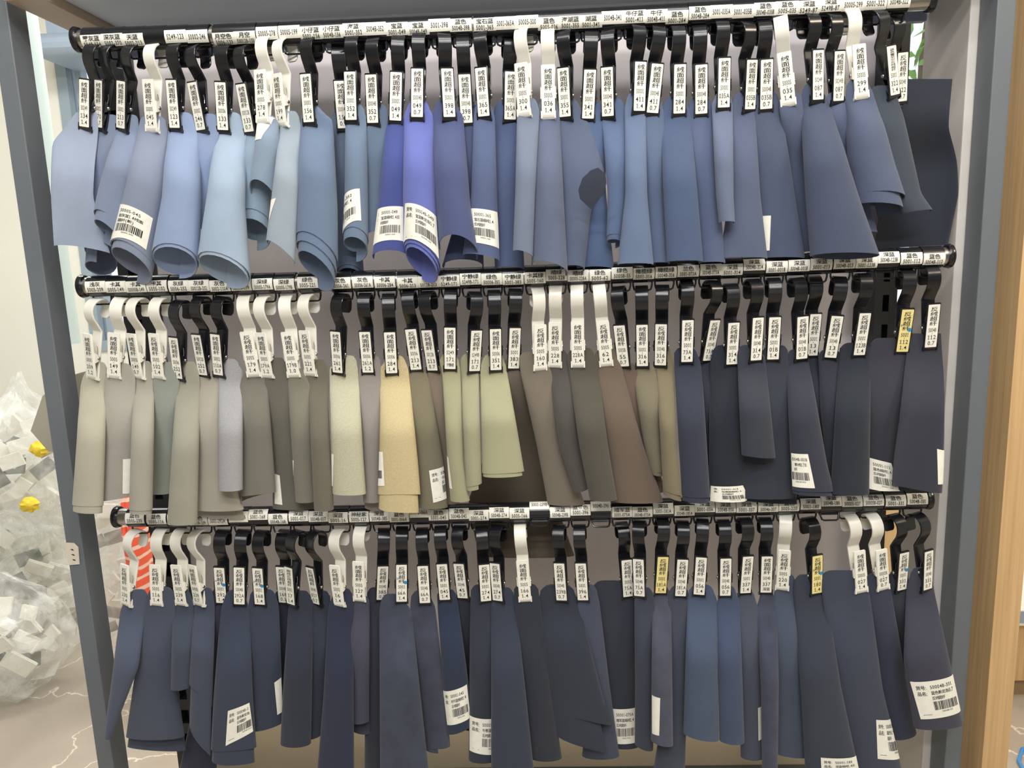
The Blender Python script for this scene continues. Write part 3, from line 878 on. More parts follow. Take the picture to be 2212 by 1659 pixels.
ROW_MIDDLE = [
 ((205, 620, '浅灰', '5005-209'), (184, 718, 197, 817, 'w', '绒', '50005', '209', '1.2'),
  ('warm taupe-grey', (184, 175, 151), 'roll', 0, [(782, 190, 230), (830, 175, 229), (950, 168, 226), (1088, 158, 222)], {'turns': 1.7, 'drop': 16, 'backflap': 1})),
 ((249, 620, '卡其', '5005-149'), (245, 714, 245, 817, 'w', '绒', '5005', '149', '1.4'),
  ('taupe', (169, 160, 145), 'roll', 1, [(784, 236, 285), (820, 227, 292), (1075, 215, 287)], {'turns': 1.0, 'drop': 0, 'slant': -6, 'st': [(273, 988), (290, 988), (290, 1064), (272, 1062)], 'tx': ('', '', ''), 'win': (0, 0.16)})),
 ((293, 620, '卡其', '50005B-149'), (278, 718, 297, 816, 'w', '绒', '50005B', '149', '0.7'),
  ('khaki taupe', (171, 163, 145), 'roll', 0, [(780, 295, 328), (815, 290, 333), (1098, 281, 328)], {'turns': 1.6, 'drop': 9})),
 ((338, 618, '卡其', '5005-102'), (329, 718, 341, 816, 'w', '反', '5005', '102', '1.4'),
  ('grey sage', (146, 148, 132), 'arc', 2, [(782, 346, 382), (820, 331, 388), (1064, 326, 371)], {})),
 ((385, 618, '灰绿', '5006-252'), (371, 727, 385, 820, 'b', '反', '5006', '252', '1.4'),
  ('khaki olive-grey', (161, 155, 134), 'arc', 0, [(781, 395, 425), (820, 383, 431), (1130, 363, 425)], {})),
 ((429, 617, '灰绿', '50012B-252'), (420, 722, 439, 809, 'b', '绒', '50012B', '252', '0.7'),
  ('soft khaki', (169, 159, 141), 'arc', 1, [(775, 436, 469), (815, 429, 476), (960, 427, 487), (1100, 421, 526)], {'back': 16})),
 ((474, 618, '灰色', '5002-110A'), (462, 719, 472, 811, 'b', '绒', '50002', '110A', '0.7'),
  ('silver grey woven', (168, 164, 160), 'arc', 0, [(775, 483, 515), (795, 473, 523), (1057, 473, 523)], {'fab': 1})),
 ((520, 616, '深绿', '50005-179'), (530, 714, 547, 811, 'w', '反', '5005', '179', '1.4'),
  ('dark olive', (120, 115, 100), 'roll', 1, [(805, 522, 575), (830, 519, 577), (1064, 519, 595)], {'turns': 1.1, 'drop': 20, 'slant': -6})),
 ((566, 614, '深绿', '50005-179A'), (559, 717, 577, 814, 'w', '绒', '50005', '179A', '1.2'),
  ('deep grey-olive', (104, 98, 84), 'arc', 2, [(772, 581, 616), (820, 571, 628), (1000, 590, 659), (1097, 590, 684)], {'st': [(597, 1020), (609, 1023), (615, 1086), (597, 1085)], 'tx': ('', '', ''), 'win': (0.0, 0.25)})),
 ((613, 615, '深绿', '50005-179B'), (618, 714, 634, 814, 'w', '绒', '50005', '179B', '1.0'),
  ('moss olive', (126, 120, 102), 'arc', 1, [(795, 622, 656), (840, 623, 671), (1082, 640, 681)], {'st': [(635, 992), (639, 992), (638, 1024), (637, 1030)], 'tx': ('', '', ''), 'win': (0, 0.1)})),
 ((664, 610, '绿色', '5005-221'), (653, 712, 670, 809, 'w', '反', '5005', '221', '1.4'),
  ('brown olive', (112, 104, 88), 'arc', 0, [(775, 680, 704), (810, 666, 706), (960, 673, 712), (1100, 680, 720)], {})),
 ((735, 612, '灰色', '50006-261'), (722, 713, 730, 806, 'b', '绒', '50006', '261', '1.4'),
  ('pale stone-grey linen', (195, 187, 156), 'roll', 0, [(768, 728, 770), (790, 712, 773), (1000, 717, 785), (1065, 719, 790)], {'turns': 1.1, 'drop': 4, 'fab': 1, 'st': [(719, 978), (725, 978), (723, 1048), (719, 1048)], 'tx': ('', '', ''), 'win': (0.9, 1)})),
 ((783, 610, '灰色', '50006-261A'), (787, 715, 795, 804, 'b', '绒', '50006', '261A', '1.2'),
  ('greyed brown', (150, 139, 128), 'arc', 1, [(768, 779, 821), (810, 774, 826), (1082, 786, 824)], {'back': 18})),
 ((831, 610, '卡其', '50006-284'), (842, 715, 846, 807, 'b', '绒', '5006', '284', '1.4'),
  ('beige-gold', (206, 185, 138), 'roll', 0, [(768, 832, 875), (785, 823, 881), (1000, 820, 903), (1062, 817, 908)], {'turns': 1.7, 'drop': 40, 'fab': 1, 'slant': -4, 'st': [(821, 974), (830, 973), (834, 1045), (818, 1048)], 'tx': ('', '', ''), 'win': (0.7, 1)})),
 ((880, 612, '卡其', '5006-213'), (886, 710, 899, 796, 'b', '反', '5006', '213', '1.4'),
  ('olive khaki', (124, 115, 90), 'arc', 1, [(785, 882, 915), (820, 882, 926), (1000, 898, 957), (1095, 905, 966)], {'st': [(929, 1012), (959, 1006), (968, 1074), (938, 1081)], 'tx': ('5006-213', '卡其1.4', '反绒超纤'), 'win': (0, 0.5)})),
 ((925, 610, '卡其', '5012B-213'), (919, 713, 935, 798, 'b', '反', '5012B', '213', '0.7'),
  ('brownish khaki', (126, 110, 92), 'arc', 2, [(790, 924, 966), (840, 926, 968), (1000, 950, 984), (1085, 958, 992)], {})),
 ((970, 608, '宁静绿', '5249-171'), (972, 703, 972, 798, 'b', '绒', '5249', '171', '宁静绿'),
  ('light moss green', (163, 156, 121), 'arc', 0, [(766, 950, 990), (810, 956, 994), (1000, 968, 1001), (1080, 974, 1014)], {'st': [(967, 983), (971, 986), (979, 1052), (973, 1052)], 'tx': ('', '', ''), 'win': (0.95, 1)})),
 ((1016, 603, '宁静绿', '5249B-171'), (1032, 714, 1024, 800, 'b', '反', '5249B', '171', '0.7'),
  ('fresh moss green', (165, 158, 125), 'roll', 0, [(765, 995, 1030), (810, 996, 1034), (1045, 1007, 1040)], {'turns': 1.4, 'drop': 10, 'slant': -4})),
 ((1062, 604, '绿色', '50006-351'), (1071, 709, 1071, 799, 'b', '绒', '50006', '351', '1.4'),
  ('pale olive-green', (171, 165, 129), 'roll', 0, [(765, 1043, 1088), (785, 1038, 1092), (900, 1040, 1112), (1018, 1042, 1132)], {'turns': 1.5, 'drop': 9, 'slant': -3})),
 ((1108, 604, '宁静绿', '5001-383'), (1114, 709, 1109, 793, 'b', '反', '5001', '383', '1.4'),
  ('dark khaki brown', (104, 92, 76), 'arc', 4, [(775, 1086, 1128), (850, 1082, 1142), (960, 1056, 1172), (1088, 1010, 1200), (1200, 1036, 1240)], {})),
 ((1156, 601, '卡其绿', '5005-160'), (1168, 700, 1167, 797, 'w', '反', '5005', '160', '1.4'),
  ('warm taupe brown', (122, 110, 94), 'arc', 2, [(760, 1122, 1169), (800, 1124, 1190), (960, 1160, 1216), (1088, 1184, 1262)], {})),
 ((1202, 594, '暗绿', '5005-228'), (1198, 696, 1199, 788, 'w', '反', '5005', '228', '1.4'),
  ('dark charcoal-brown', (82, 77, 70), 'arc', 1, [(755, 1186, 1226), (800, 1187, 1232), (960, 1209, 1252), (1058, 1240, 1270)], {'slant': -4})),
 ((1249, 596, '暗绿', '50005-228A'), (1246, 691, 1249, 790, 'w', '绒', '50005', '228A', '1.4'),
  ('charcoal olive', (86, 80, 68), 'roll', 0, [(750, 1228, 1282), (770, 1225, 1288), (960, 1252, 1312), (1078, 1275, 1332)], {'turns': 1.0, 'drop': 0})),
 ((1296, 595, '绿色', '5005-62'), (1301, 693, 1310, 786, 'w', '反', '5005', '62', '1.4'),
  ('chestnut taupe', (108, 92, 76), 'arc', 1, [(752, 1286, 1335), (800, 1287, 1344), (960, 1309, 1388), (1083, 1326, 1432)], {})),
 ((1344, 590, '绿色', '5005B-55'), (1335, 702, 1348, 791, 'b', '反', '5005B', '55', '0.7'),
  ('reddish brown', (104, 86, 72), 'arc', 2, [(785, 1342, 1376), (860, 1351, 1386), (960, 1371, 1408), (1060, 1404, 1436)], {})),
 ((1391, 592, '橄榄绿', '5001-316'), (1386, 700, 1388, 791, 'b', '绒', '50001', '316', '1.4'),
  ('dull khaki-brown', (120, 110, 88), 'roll', 1, [(785, 1370, 1414), (840, 1373, 1422), (960, 1392, 1430), (1016, 1407, 1435)], {'turns': 1.5, 'drop': 8})),
 ((1439, 589, '橄榄绿', '5004B-316'), (1427, 700, 1427, 788, 'b', '反', '5004B', '316', '0.7'),
  ('mid khaki-brown', (126, 114, 87), 'roll', 0, [(750, 1420, 1450), (790, 1418, 1455), (960, 1428, 1460), (1062, 1433, 1472)], {'turns': 1.5, 'drop': 12, 'slant': 5})),
 ((1487, 586, '兰色', '5001-073A'), (1486, 688, 1484, 782, 'b', '反', '5001', '73A', '1.4'),
  ('ink navy', (52, 55, 68), 'roll', 0, [(750, 1457, 1505), (790, 1457, 1515), (1070, 1474, 1533)], {'turns': 1.5, 'drop': 12})),
 ((1536, 583, '蓝色', '5004B-073A'), (1548, 694, 1528, 774, 'b', '反', '5004B', '73A', '0.7'),
  ('dark teal-navy', (41, 45, 54), 'arc', 2, [(765, 1506, 1549), (830, 1508, 1552), (1055, 1516, 1564)], {})),
 ((1582, 583, '深蓝', '5001-314'), (1586, 696, 1581, 788, 'b', '反', '5001', '314', '1.4'),
  ('blackish navy', (34, 38, 46), 'arc', 1, [(745, 1540, 1594), (780, 1535, 1600), (1000, 1532, 1608), (1080, 1532, 1612)], {'st': [(1535, 1047), (1601, 1045), (1619, 1081), (1534, 1081)], 'tx': ('50001-314', '怡情蓝细绒1.4', '反绒超纤'), 'win': (0.1, 1)})),
 ((1630, 571, '深蓝', '5004B-314'), (1639, 679, 1633, 783, 'b', '反', '5004B', '314', '0.7'),
  ('graphite navy', (55, 57, 65), 'arc', 0, [(745, 1593, 1640), (770, 1593, 1652), (985, 1603, 1674)], {'slant': 3})),
 ((1679, 577, '深蓝', '5001-001B'), (1674, 681, 1670, 778, 'b', '反', '5001', '01B', '1.4'),
  ('storm navy', (49, 52, 61), 'arc', 1, [(745, 1648, 1699), (800, 1646, 1702), (980, 1608, 1712), (1074, 1598, 1719)], {'back': 10})),
 ((1727, 574, '深蓝', '5004B-001B'), (1735, 680, 1732, 777, 'b', '反', '5004B', '01B', '0.7'),
  ('midnight slate', (52, 53, 64), 'roll', 0, [(755, 1700, 1742), (790, 1700, 1748), (1000, 1709, 1785), (1058, 1712, 1800)], {'turns': 1.6, 'drop': 9, 'st': [(1709, 977), (1739, 976), (1754, 1049), (1712, 1049)], 'tx': ('50004B-001B', '深蓝新绒0.7反', '绒超纤'), 'win': (0.45, 1)})),
 ((1775, 571, '深蓝', '5001-013'), (1763, 675, 1754, 769, 'b', '反', '5001', '13', '1.4', 1),
  ('deep ink-blue', (44, 47, 55), 'arc', 2, [(768, 1742, 1776), (900, 1752, 1794), (1066, 1782, 1819)], {})),
 ((1825, 568, '深蓝', '5004B-013'), (1809, 683, 1794, 771, 'b', '反', '5004B', '13', '0.7'),
  ('dark ocean navy', (42, 45, 54), 'arc', 1, [(755, 1768, 1816), (900, 1775, 1816), (1066, 1793, 1826)], {})),
 ((1873, 567, '深蓝', '5001-123B'), (1870, 675, 1856, 766, 'b', '反', '5001', '123B', '1.4'),
  ('black-teal navy', (37, 42, 50), 'arc', 0, [(740, 1815, 1880), (780, 1812, 1880), (1066, 1795, 1876)], {})),
 ((1921, 555, '深蓝', '5004B-123B'), None, None),
 ((1970, 558, '蓝色', '5001-112'), (1962, 666, 1949, 759, 'y', '反', '5001', '112', '1.4', 0, 1),
  ('aubergine navy', (51, 50, 57), 'arc', 1, [(730, 1881, 1949), (780, 1873, 1964), (1000, 1867, 1968), (1056, 1866, 1970)], {'st': [(1870, 985), (1918, 996), (1937, 1063), (1871, 1052)], 'tx': ('50001-112', '蓝色细绒1.4', '反绒超纤'), 'win': (0.22, 0.9)})),
 ((2019, 560, '蓝色', '5004B-112'), (2019, 652, 2010, 750, 'b', '反', '5004B', '112', '0.7'),
  ('dusky purple-navy', (51, 51, 60), 'flat', 0, [(720, 1965, 2032), (800, 1953, 2037), (1000, 1928, 2036), (1056, 1926, 2034)], {'slant': 8, 'st': [(2019, 967), (2035, 971), (2034, 1044), (2020, 1043)], 'tx': ('', '', ''), 'win': (0, 0.22)})),
]
ROW_BOTTOM = [
 ((290, 1120, '蓝色', '5005-230'), (265, 1215, 270, 1311, 'w', '反', '5005', '230', '1.4'),
  ('light slate-blue', (84, 88, 98), 'arc', 0, [(1272, 285, 318), (1315, 261, 314), (1440, 247, 298), (1535, 235, 260), (1588, 231, 242)], {'slant': 4})),
 ((337, 1122, '蓝色', '5005-116'), (334, 1215, 337, 1311, 'w', '反', '5005', '116', '1.4'),
  ('cool slate', (75, 79, 87), 'arc', 1, [(1268, 321, 374), (1320, 312, 378), (1480, 289, 380), (1590, 273, 398)], {'back': 26})),
 ((382, 1124, '蓝色', '5005-239'), (377, 1217, 390, 1310, 'w', '反', '5005', '239', '1.4'),
  ('graphite slate', (66, 71, 79), 'arc', 0, [(1270, 385, 410), (1315, 375, 418), (1484, 371, 410)], {'slant': -1})),
 ((427, 1125, '蓝色', '50005B-239'), (409, 1218, 428, 1310, 'w', '绒', '50005B', '239', '0.7'),
  ('smoky slate', (70, 74, 83), 'roll', 0, [(1270, 425, 460), (1315, 420, 464), (1485, 410, 457)], {'turns': 1.5, 'drop': 110, 'slant': 12})),
 ((470, 1125, '', '5001-292A'), (473, 1224, 478, 1305, 'b', '反', '5001', '292', '1.4', 0, 1),
  ('ink indigo', (48, 50, 61), 'arc', 3, [(1270, 458, 496), (1400, 446, 504), (1664, 388, 466)], {})),
 ((514, 1117, '', '5004B-292A'), (517, 1220, 516, 1311, 'b', '反', '5004B', '292A', '0.7'),
  ('muted indigo-navy', (58, 63, 74), 'roll', 0, [(1275, 487, 530), (1315, 478, 538), (1500, 463, 545), (1612, 457, 553)], {'turns': 1.7, 'drop': 32, 'slant': -6, 'st': [(499, 1526), (541, 1510), (548, 1571), (494, 1601)], 'tx': ('50004B-292A', '蓝色新定岛0.7', '反绒超纤'), 'win': (0, 0.8)})),
 ((556, 1112, '蓝色', '5001-168'), (555, 1224, 561, 1310, 'b', '反', '5001', '168', '1.4', 0, 1),
  ('faded navy', (54, 60, 70), 'arc', 1, [(1272, 541, 595), (1315, 536, 602), (1480, 538, 608), (1568, 543, 612)], {'slant': -9, 'st': [(596, 1468), (609, 1460), (613, 1534), (602, 1538)], 'tx': ('', '', ''), 'win': (0, 0.2)})),
 ((600, 1122, '蓝色', '5004B-168'), (605, 1225, 613, 1306, 'b', '反', '5004B', '168', '0.7', 1),
  ('shadowy navy', (41, 44, 52), 'arc', 3, [(1275, 592, 632), (1400, 596, 630), (1540, 604, 636)], {})),
 ((644, 1115, '深蓝', '5001-017'), (619, 1222, 629, 1310, 'b', '细', '5001', '17', '1.4'),
  ('carbon navy', (46, 49, 57), 'roll', 0, [(1275, 630, 670), (1315, 624, 676), (1500, 612, 673), (1605, 607, 671)], {'turns': 1.0, 'drop': 0})),
 ((687, 1116, '深蓝', '5004B-017'), (663, 1225, 684, 1307, 'b', '反', '5004B', '017', '0.7'),
  ('soft carbon-blue', (46, 50, 58), 'arc', 1, [(1275, 674, 712), (1310, 671, 714), (1500, 664, 703), (1588, 662, 696)], {'slant': -4})),
 ((730, 1119, '深蓝', '5005-16'), (719, 1218, 732, 1312, 'w', '反', '5005', '16', '1.4'),
  ('french navy', (43, 47, 62), 'arc', 0, [(1270, 720, 760), (1310, 710, 762), (1500, 700, 763), (1690, 684, 764)], {})),
 ((775, 1117, '神秘紫', '5005-127'), (773, 1210, 776, 1299, 'w', '绒', '5005', '127', '1.4'),
  ('plum grey', (72, 69, 77), 'arc', 1, [(1285, 759, 795), (1320, 758, 796), (1556, 758, 796)], {'back': 24})),
 ((819, 1115, '深蓝', '5004B-385'), (829, 1225, 824, 1294, 'b', '反', '5004B', '385', '0.7'),
  ('dark plum-black', (52, 51, 58), 'arc', 2, [(1268, 794, 834), (1400, 791, 830), (1690, 788, 830)], {})),
 ((862, 1117, '蓝色', '5001-066A'), (868, 1213, 867, 1305, 'b', '反', '5001', '66A', '1.4', 0, 1),
  ('mottled blue-grey', (67, 70, 78), 'arc', 0, [(1282, 825, 868), (1310, 820, 888), (1480, 821, 905), (1690, 822, 928)], {'mot': 1})),
 ((906, 1107, '', '5004B-066A'), (913, 1217, 918, 1308, 'b', '反', '5004B', '66A', '0.7'),
  ('mottled charcoal-blue', (63, 64, 73), 'roll', 1, [(1276, 889, 930), (1310, 886, 940), (1480, 907, 958), (1608, 918, 972)], {'turns': 1.3, 'drop': 10, 'mot': 1})),
 ((947, 1113, '蓝色', '5001-045'), (954, 1215, 961, 1298, 'b', '反', '5001', '045', '1.4'),
  ('dark marine blue', (42, 51, 66), 'arc', 1, [(1272, 945, 985), (1310, 946, 989), (1480, 958, 1011), (1575, 967, 1016)], {'slant': -8, 'st': [(959, 1489), (1008, 1474), (1015, 1547), (968, 1561)], 'tx': ('50001-045', '时代蓝细绒1.4', '反绒超纤'), 'win': (0.1, 0.95)})),
 ((991, 1110, '蓝色', '5004B-045'), (989, 1217, 1000, 1292, 'b', '反', '5004B', '45', '0.7'),
  ('black marine', (35, 37, 44), 'arc', 3, [(1285, 982, 1020), (1420, 996, 1026), (1570, 1002, 1026)], {})),
 ((1034, 1114, '深蓝', '5001-274'), (1046, 1216, 1050, 1302, 'b', '反', '5001', '274', '1.4'),
  ('grey midnight-blue', (51, 53, 60), 'arc', 1, [(1262, 1018, 1062), (1300, 1017, 1068), (1640, 1013, 1074)], {'st': [(1016, 1541), (1065, 1546), (1065, 1623), (1016, 1616)], 'tx': ('50001-274', '午夜蓝细绒1.4', '反绒超纤'), 'win': (0, 0.65)})),
 ((1078, 1108, '深蓝', '5004B-274'), (1066, 1211, 1076, 1303, 'b', '反', '5004B', '274', '0.7'),
  ('deep blue-slate', (54, 59, 68), 'arc', 0, [(1268, 1068, 1108), (1300, 1062, 1113), (1480, 1062, 1133), (1690, 1062, 1155)], {})),
 ((1122, 1109, '深蓝', '5005-166'), (1127, 1205, 1135, 1302, 'w', '绒', '5005', '166', '1.4'),
  ('greenish charcoal', (46, 48, 53), 'arc', 1, [(1260, 1111, 1162), (1290, 1111, 1165), (1480, 1131, 1188), (1636, 1146, 1213)], {})),
 ((1165, 1092, '', '5001-239B'), None, None),
 ((1210, 1107, '深蓝', '5004B-239B'), (1206, 1212, 1214, 1302, 'b', '反', '5004B', '239B', '0.7'),
  ('blue-black', (49, 52, 59), 'roll', 1, [(1263, 1168, 1240), (1300, 1164, 1250), (1480, 1184, 1300), (1545, 1196, 1322)], {'turns': 1.45, 'drop': 60, 'slant': 8})),
 ((1254, 1102, '蓝莓色', '5001-396'), (1253, 1213, 1260, 1301, 'b', '反', '5001', '396', '1.4'),
  ('pewter blue', (73, 76, 85), 'arc', 2, [(1262, 1254, 1288), (1300, 1246, 1294), (1480, 1276, 1316), (1632, 1258, 1337)], {})),
 ((1298, 1094, '', '5004B-396'), None, None),
 ((1344, 1107, '暗军蓝', '5001-075A'), (1354, 1207, 1358, 1294, 'b', '反', '5001', '75A', '1.4', 1),
  ('dark army blue', (51, 52, 58), 'arc', 3, [(1253, 1282, 1354), (1300, 1288, 1376), (1480, 1306, 1380), (1610, 1318, 1380)], {'st': [(1318, 1524), (1375, 1522), (1375, 1597), (1322, 1599)], 'tx': ('50001-075A', '暗军蓝细绒1.4', '反绒超纤'), 'win': (0.2, 1)})),
 ((1388, 1107, '蓝色', '5004B-075A'), (1377, 1202, 1382, 1292, 'b', '反', '5004B', '75A', '0.7'),
  ('mauve slate', (61, 63, 70), 'arc', 1, [(1268, 1373, 1409), (1300, 1371, 1414), (1480, 1373, 1412), (1612, 1372, 1410)], {'slant': 6})),
 ((1433, 1099, '深蓝', '5001-181A'), (1433, 1197, 1427, 1284, 'y', '反', '5001', '181A', '1.4'),
  ('mottled mauve-grey', (80, 79, 87), 'arc', 0, [(1265, 1413, 1445), (1300, 1410, 1449), (1603, 1407, 1453)], {'slant': 5, 'mot': 1, 'st': [(1409, 1498), (1424, 1499), (1422, 1580), (1409, 1580)], 'tx': ('', '', ''), 'win': (0, 0.25)})),
 ((1479, 1104, '深蓝', '5004B-181A'), (1475, 1205, 1470, 1291, 'b', '反', '5004B', '181A', '0.7'),
  ('violet slate', (68, 70, 77), 'arc', 1, [(1265, 1446, 1486), (1300, 1442, 1490), (1480, 1442, 1484), (1690, 1408, 1478)], {})),
 ((1523, 1095, '深蓝', '5001-056'), (1515, 1198, 1510, 1289, 'b', '反', '5001', '056', '1.4'),
  ('blue slate', (77, 87, 101), 'roll', 0, [(1262, 1490, 1540), (1290, 1486, 1548), (1590, 1477, 1552)], {'turns': 1.0, 'drop': 0, 'slant': 7})),
 ((1568, 1096, '深蓝', '5004B-056'), (1568, 1202, 1567, 1291, 'b', '反', '5004B', '056', '0.7'),
  ('airforce blue', (70, 78, 95), 'arc', 0, [(1265, 1558, 1588), (1300, 1549, 1597), (1600, 1555, 1607)], {'slant': 2})),
 ((1613, 1096, '深蓝', '5001-337'), (1617, 1198, 1610, 1284, 'b', '反', '5001', '337', '1.4'),
  ('faded mauve-slate', (77, 79, 86), 'arc', 1, [(1275, 1594, 1629), (1310, 1589, 1637), (1500, 1597, 1645), (1634, 1601, 1650)], {'st': [(1633, 1521), (1641, 1520), (1641, 1590), (1634, 1591)], 'tx': ('', '', ''), 'win': (0.9, 1)})),
 ((1660, 1095, '深蓝', '5004b-337'), (1657, 1199, 1655, 1282, 'b', '绒', '5004B', '337', '深蓝'),
  ('mottled steel-violet', (69, 71, 81), 'arc', 0, [(1272, 1643, 1670), (1310, 1635, 1677), (1480, 1645, 1681), (1690, 1648, 1678)], {'mot': 1})),
 ((1705, 1093, '蓝色', '5005-220'), (1694, 1186, 1690, 1273, 'w', '反', '5005', '220', '1.4'),
  ('teal slate', (74, 80, 89), 'arc', 1, [(1240, 1689, 1716), (1280, 1672, 1721), (1480, 1672, 1741), (1628, 1672, 1751)], {'slant': 4})),
 ((1752, 1089, '深蓝', '5001-180'), (1767, 1196, 1765, 1286, 'y', '反', '5001', '180', '1.4', 0, 1),
  ('charcoal slate', (56, 59, 66), 'arc', 0, [(1240, 1717, 1770), (1270, 1715, 1783), (1480, 1730, 1815), (1690, 1742, 1860)], {'st': [(1768, 1627), (1849, 1630), (1858, 1682), (1771, 1682)], 'tx': ('50001-180', '深蓝细绒1.4反', '绒超纤'), 'win': (0, 1)})),
 ((1797, 1082, '深蓝', '5004B-180'), None, None),
 ((1842, 1083, '蓝色', '50005-027'), (1857, 1186, 1863, 1282, 'w', '绒', '50005', '027', '1.4'),
  ('dark airforce-blue', (64, 67, 76), 'arc', 1, [(1231, 1774, 1860), (1280, 1776, 1878), (1480, 1802, 1905), (1660, 1841, 1948)], {'slant': 6, 'st': [(1886, 1546), (1928, 1552), (1948, 1637), (1889, 1629)], 'tx': ('50005-027', '蓝色1.4绒面', '超纤'), 'win': (0, 0.75)})),
 ((1888, 1081, '蓝色', '50005B-027'), (1905, 1186, 1910, 1274, 'w', '绒', '50005B', '027', '0.7'),
  ('dim navy-slate', (55, 57, 68), 'arc', 2, [(1238, 1871, 1910), (1275, 1874, 1924), (1480, 1900, 1957), (1588, 1926, 1978)], {'slant': -6})),
 ((1936, 1082, '蓝色', '5001-331'), (1956, 1192, 1948, 1277, 'b', '反', '5001', '331', '1.4', 0, 1),
  ('smoke black', (43, 45, 49), 'arc', 3, [(1230, 1921, 1961), (1300, 1921, 1964), (1450, 1936, 1989)], {})),
 ((1983, 1078, '蓝色', '5004B-331'), (2009, 1186, 2004, 1278, 'b', '反', '5004B', '331', '0.7'),
  ('brownish purple-grey', (64, 62, 69), 'arc', 0, [(1225, 1968, 2010), (1280, 1958, 2018), (1430, 1953, 2050), (1567, 1975, 2079)], {'slant': -4, 'st': [(1963, 1468), (2058, 1454), (2074, 1533), (1984, 1547)], 'tx': ('50004B-331', '蓝色新定岛0.7', '反绒超纤'), 'win': (0, 1)})),
]


# ---------------------------------------------------------------- display rack: one thing, its posts, rails, boards are parts
def px_x(x, y, Y):
    return float(unproj(x, y, Y)[0])


rack = empty('display_rack', (0, 0.15, 0))
tag(rack, 'dark grey steel display rack with three hanging rails and a grey back panel', 'display rack')
rack_off = Vector((0, 0.15, 0))


def rbox(name, x0, x1, y0, y1, z0, z1, m, bevel=0.0015, parent=None):
    mb = MB()
    mb.box(x0, x1, y0 - 0.15, y1 - 0.15, z0, z1)
    o = mb.build(name, m, parent or rack, smooth=False)
    if bevel:
        b = o.modifiers.new('bevel', 'BEVEL')
        b.width = bevel
        b.segments = 2
    return o


rbox('post', -0.7065, -0.682, -0.008, 0.032, 0.0, 2.05, M_STEEL)
rbox('post', 0.592, 0.616, 0.004, 0.045, 0.0, 2.05, M_STEEL)
UPL0, UPL1 = px_x(268, 700, 0.262), px_x(330, 700, 0.262)
UPR0, UPR1 = px_x(1887, 700, 0.262), px_x(1935, 700, 0.262)
for a, b in ((UPL0, UPL1), (UPR0, UPR1)):
    up = MB()
    y0, y1 = 0.262 - 0.15, 0.300 - 0.15
    w = b - a
    # perforated channel: side strips and bridges between slots
    up.box(a, a + w * 0.36, y0, y1, 0, 2.05)
    up.box(b - w * 0.36, b, y0, y1, 0, 2.05)
    z = 0.0
    while z < 2.03:
        up.box(a + w * 0.36, b - w * 0.36, y0, y1, z, z + 0.022)
        z += 0.05
    up.box(a + w * 0.36, b - w * 0.36, y0 + 0.02, y1, 0, 2.05)
    up.build('upright', mat('black_steel', (34, 37, 42), rough=0.4), rack, smooth=False)
BPY = 0.302
ZSPLIT = float(unproj(1000, 1440, BPY)[2])
rbox('back_panel', UPL0 + 0.004, UPR1 - 0.004, BPY, BPY + 0.012, ZSPLIT, 2.05, M_PANEL)
rbox('lower_panel', UPL1 - 0.004, UPR1 - 0.004, BPY, BPY + 0.012, 0.10, ZSPLIT, M_BEIGE)
ZSH = float(unproj(1100, 1657, BPY)[2])
rbox('lower_shelf', UPL1 - 0.01, UPR0, 0.20, BPY, ZSH - 0.03, ZSH, M_STEEL)
# top board over the rails, header behind it, side beam
ZT = float(unproj(860, 32, 0.15)[2])
rbox('top_board', -0.62, 0.575, -0.03, 0.15, ZT, ZT + 0.02, mat('pale_grey_board', (222, 234, 248), rough=0.5))
rbox('edge_trim', -0.615, 0.575, 0.1455, 0.1495, ZT - 0.004, ZT - 0.0002, mat('trim_white', (240, 242, 245), rough=0.3), bevel=0)
rbox('header', -0.615, 0.575, 0.150, 0.165, ZT - 0.042, ZT + 0.05, mat('blue_grey_header', (120, 130, 152), rough=0.45))
rbox('side_beam', -0.672, -0.62, -0.03, 0.165, ZT - 0.012, ZT + 0.02, mat('side_beam_laminate', (190, 170, 150), rough=0.5))
rbox('side_panel', 0.581, 0.6155, 0.046, 0.17, 0.0, 2.05, mat('side_panel_grey', (206, 202, 196), rough=0.6, var=0.06, vscale=14))
for row, (xa, xb) in {'top': (-0.598, 0.506), 'middle': (-0.634, 0.548), 'bottom': (-0.628, 0.540)}.items():
    z, sag = RAILS[row]
    mb = MB()
    xs = np.linspace(xa, xb, 22)
    mb.tube([(x, -0.15, float(rail_z(row, x))) for x in xs], RR, 20)
    r = mb.build('rail', M_CHROME, rack, angle=0.8)
    for xe, s in ((xa, -1), (xb, 1)):
        cb = MB()
        ze = float(rail_z(row, xe))
        cb.tube([(xe - s * 0.004, -0.15, ze), (xe + s * 0.001, -0.15, ze), (xe + s * 0.003, -0.15, ze), (xe + s * 0.004, -0.15, ze)], [0.0150, 0.0165, 0.0155, 0.010], 20)
        cb.build('end_cap', M_BLACK, r, angle=0.8)
    for xu in ((UPL0 + UPL1) / 2, (UPR0 + UPR1) / 2):
        if xa < xu < xb:
            bb = MB()
            ze = float(rail_z(row, xu))
            secs = []
            for yy, h in ((0.0, 0.010), (0.05, 0.014), (0.15, 0.024), (0.262, 0.045)):
                secs.append([(xu - 0.003, yy - 0.15, ze - h), (xu + 0.003, yy - 0.15, ze - h), (xu + 0.003, yy - 0.15, ze + 0.010), (xu - 0.003, yy - 0.15, ze + 0.010)])
            bb.loft(secs)
            bb.build('bracket', M_BLACK, rack, smooth=False)
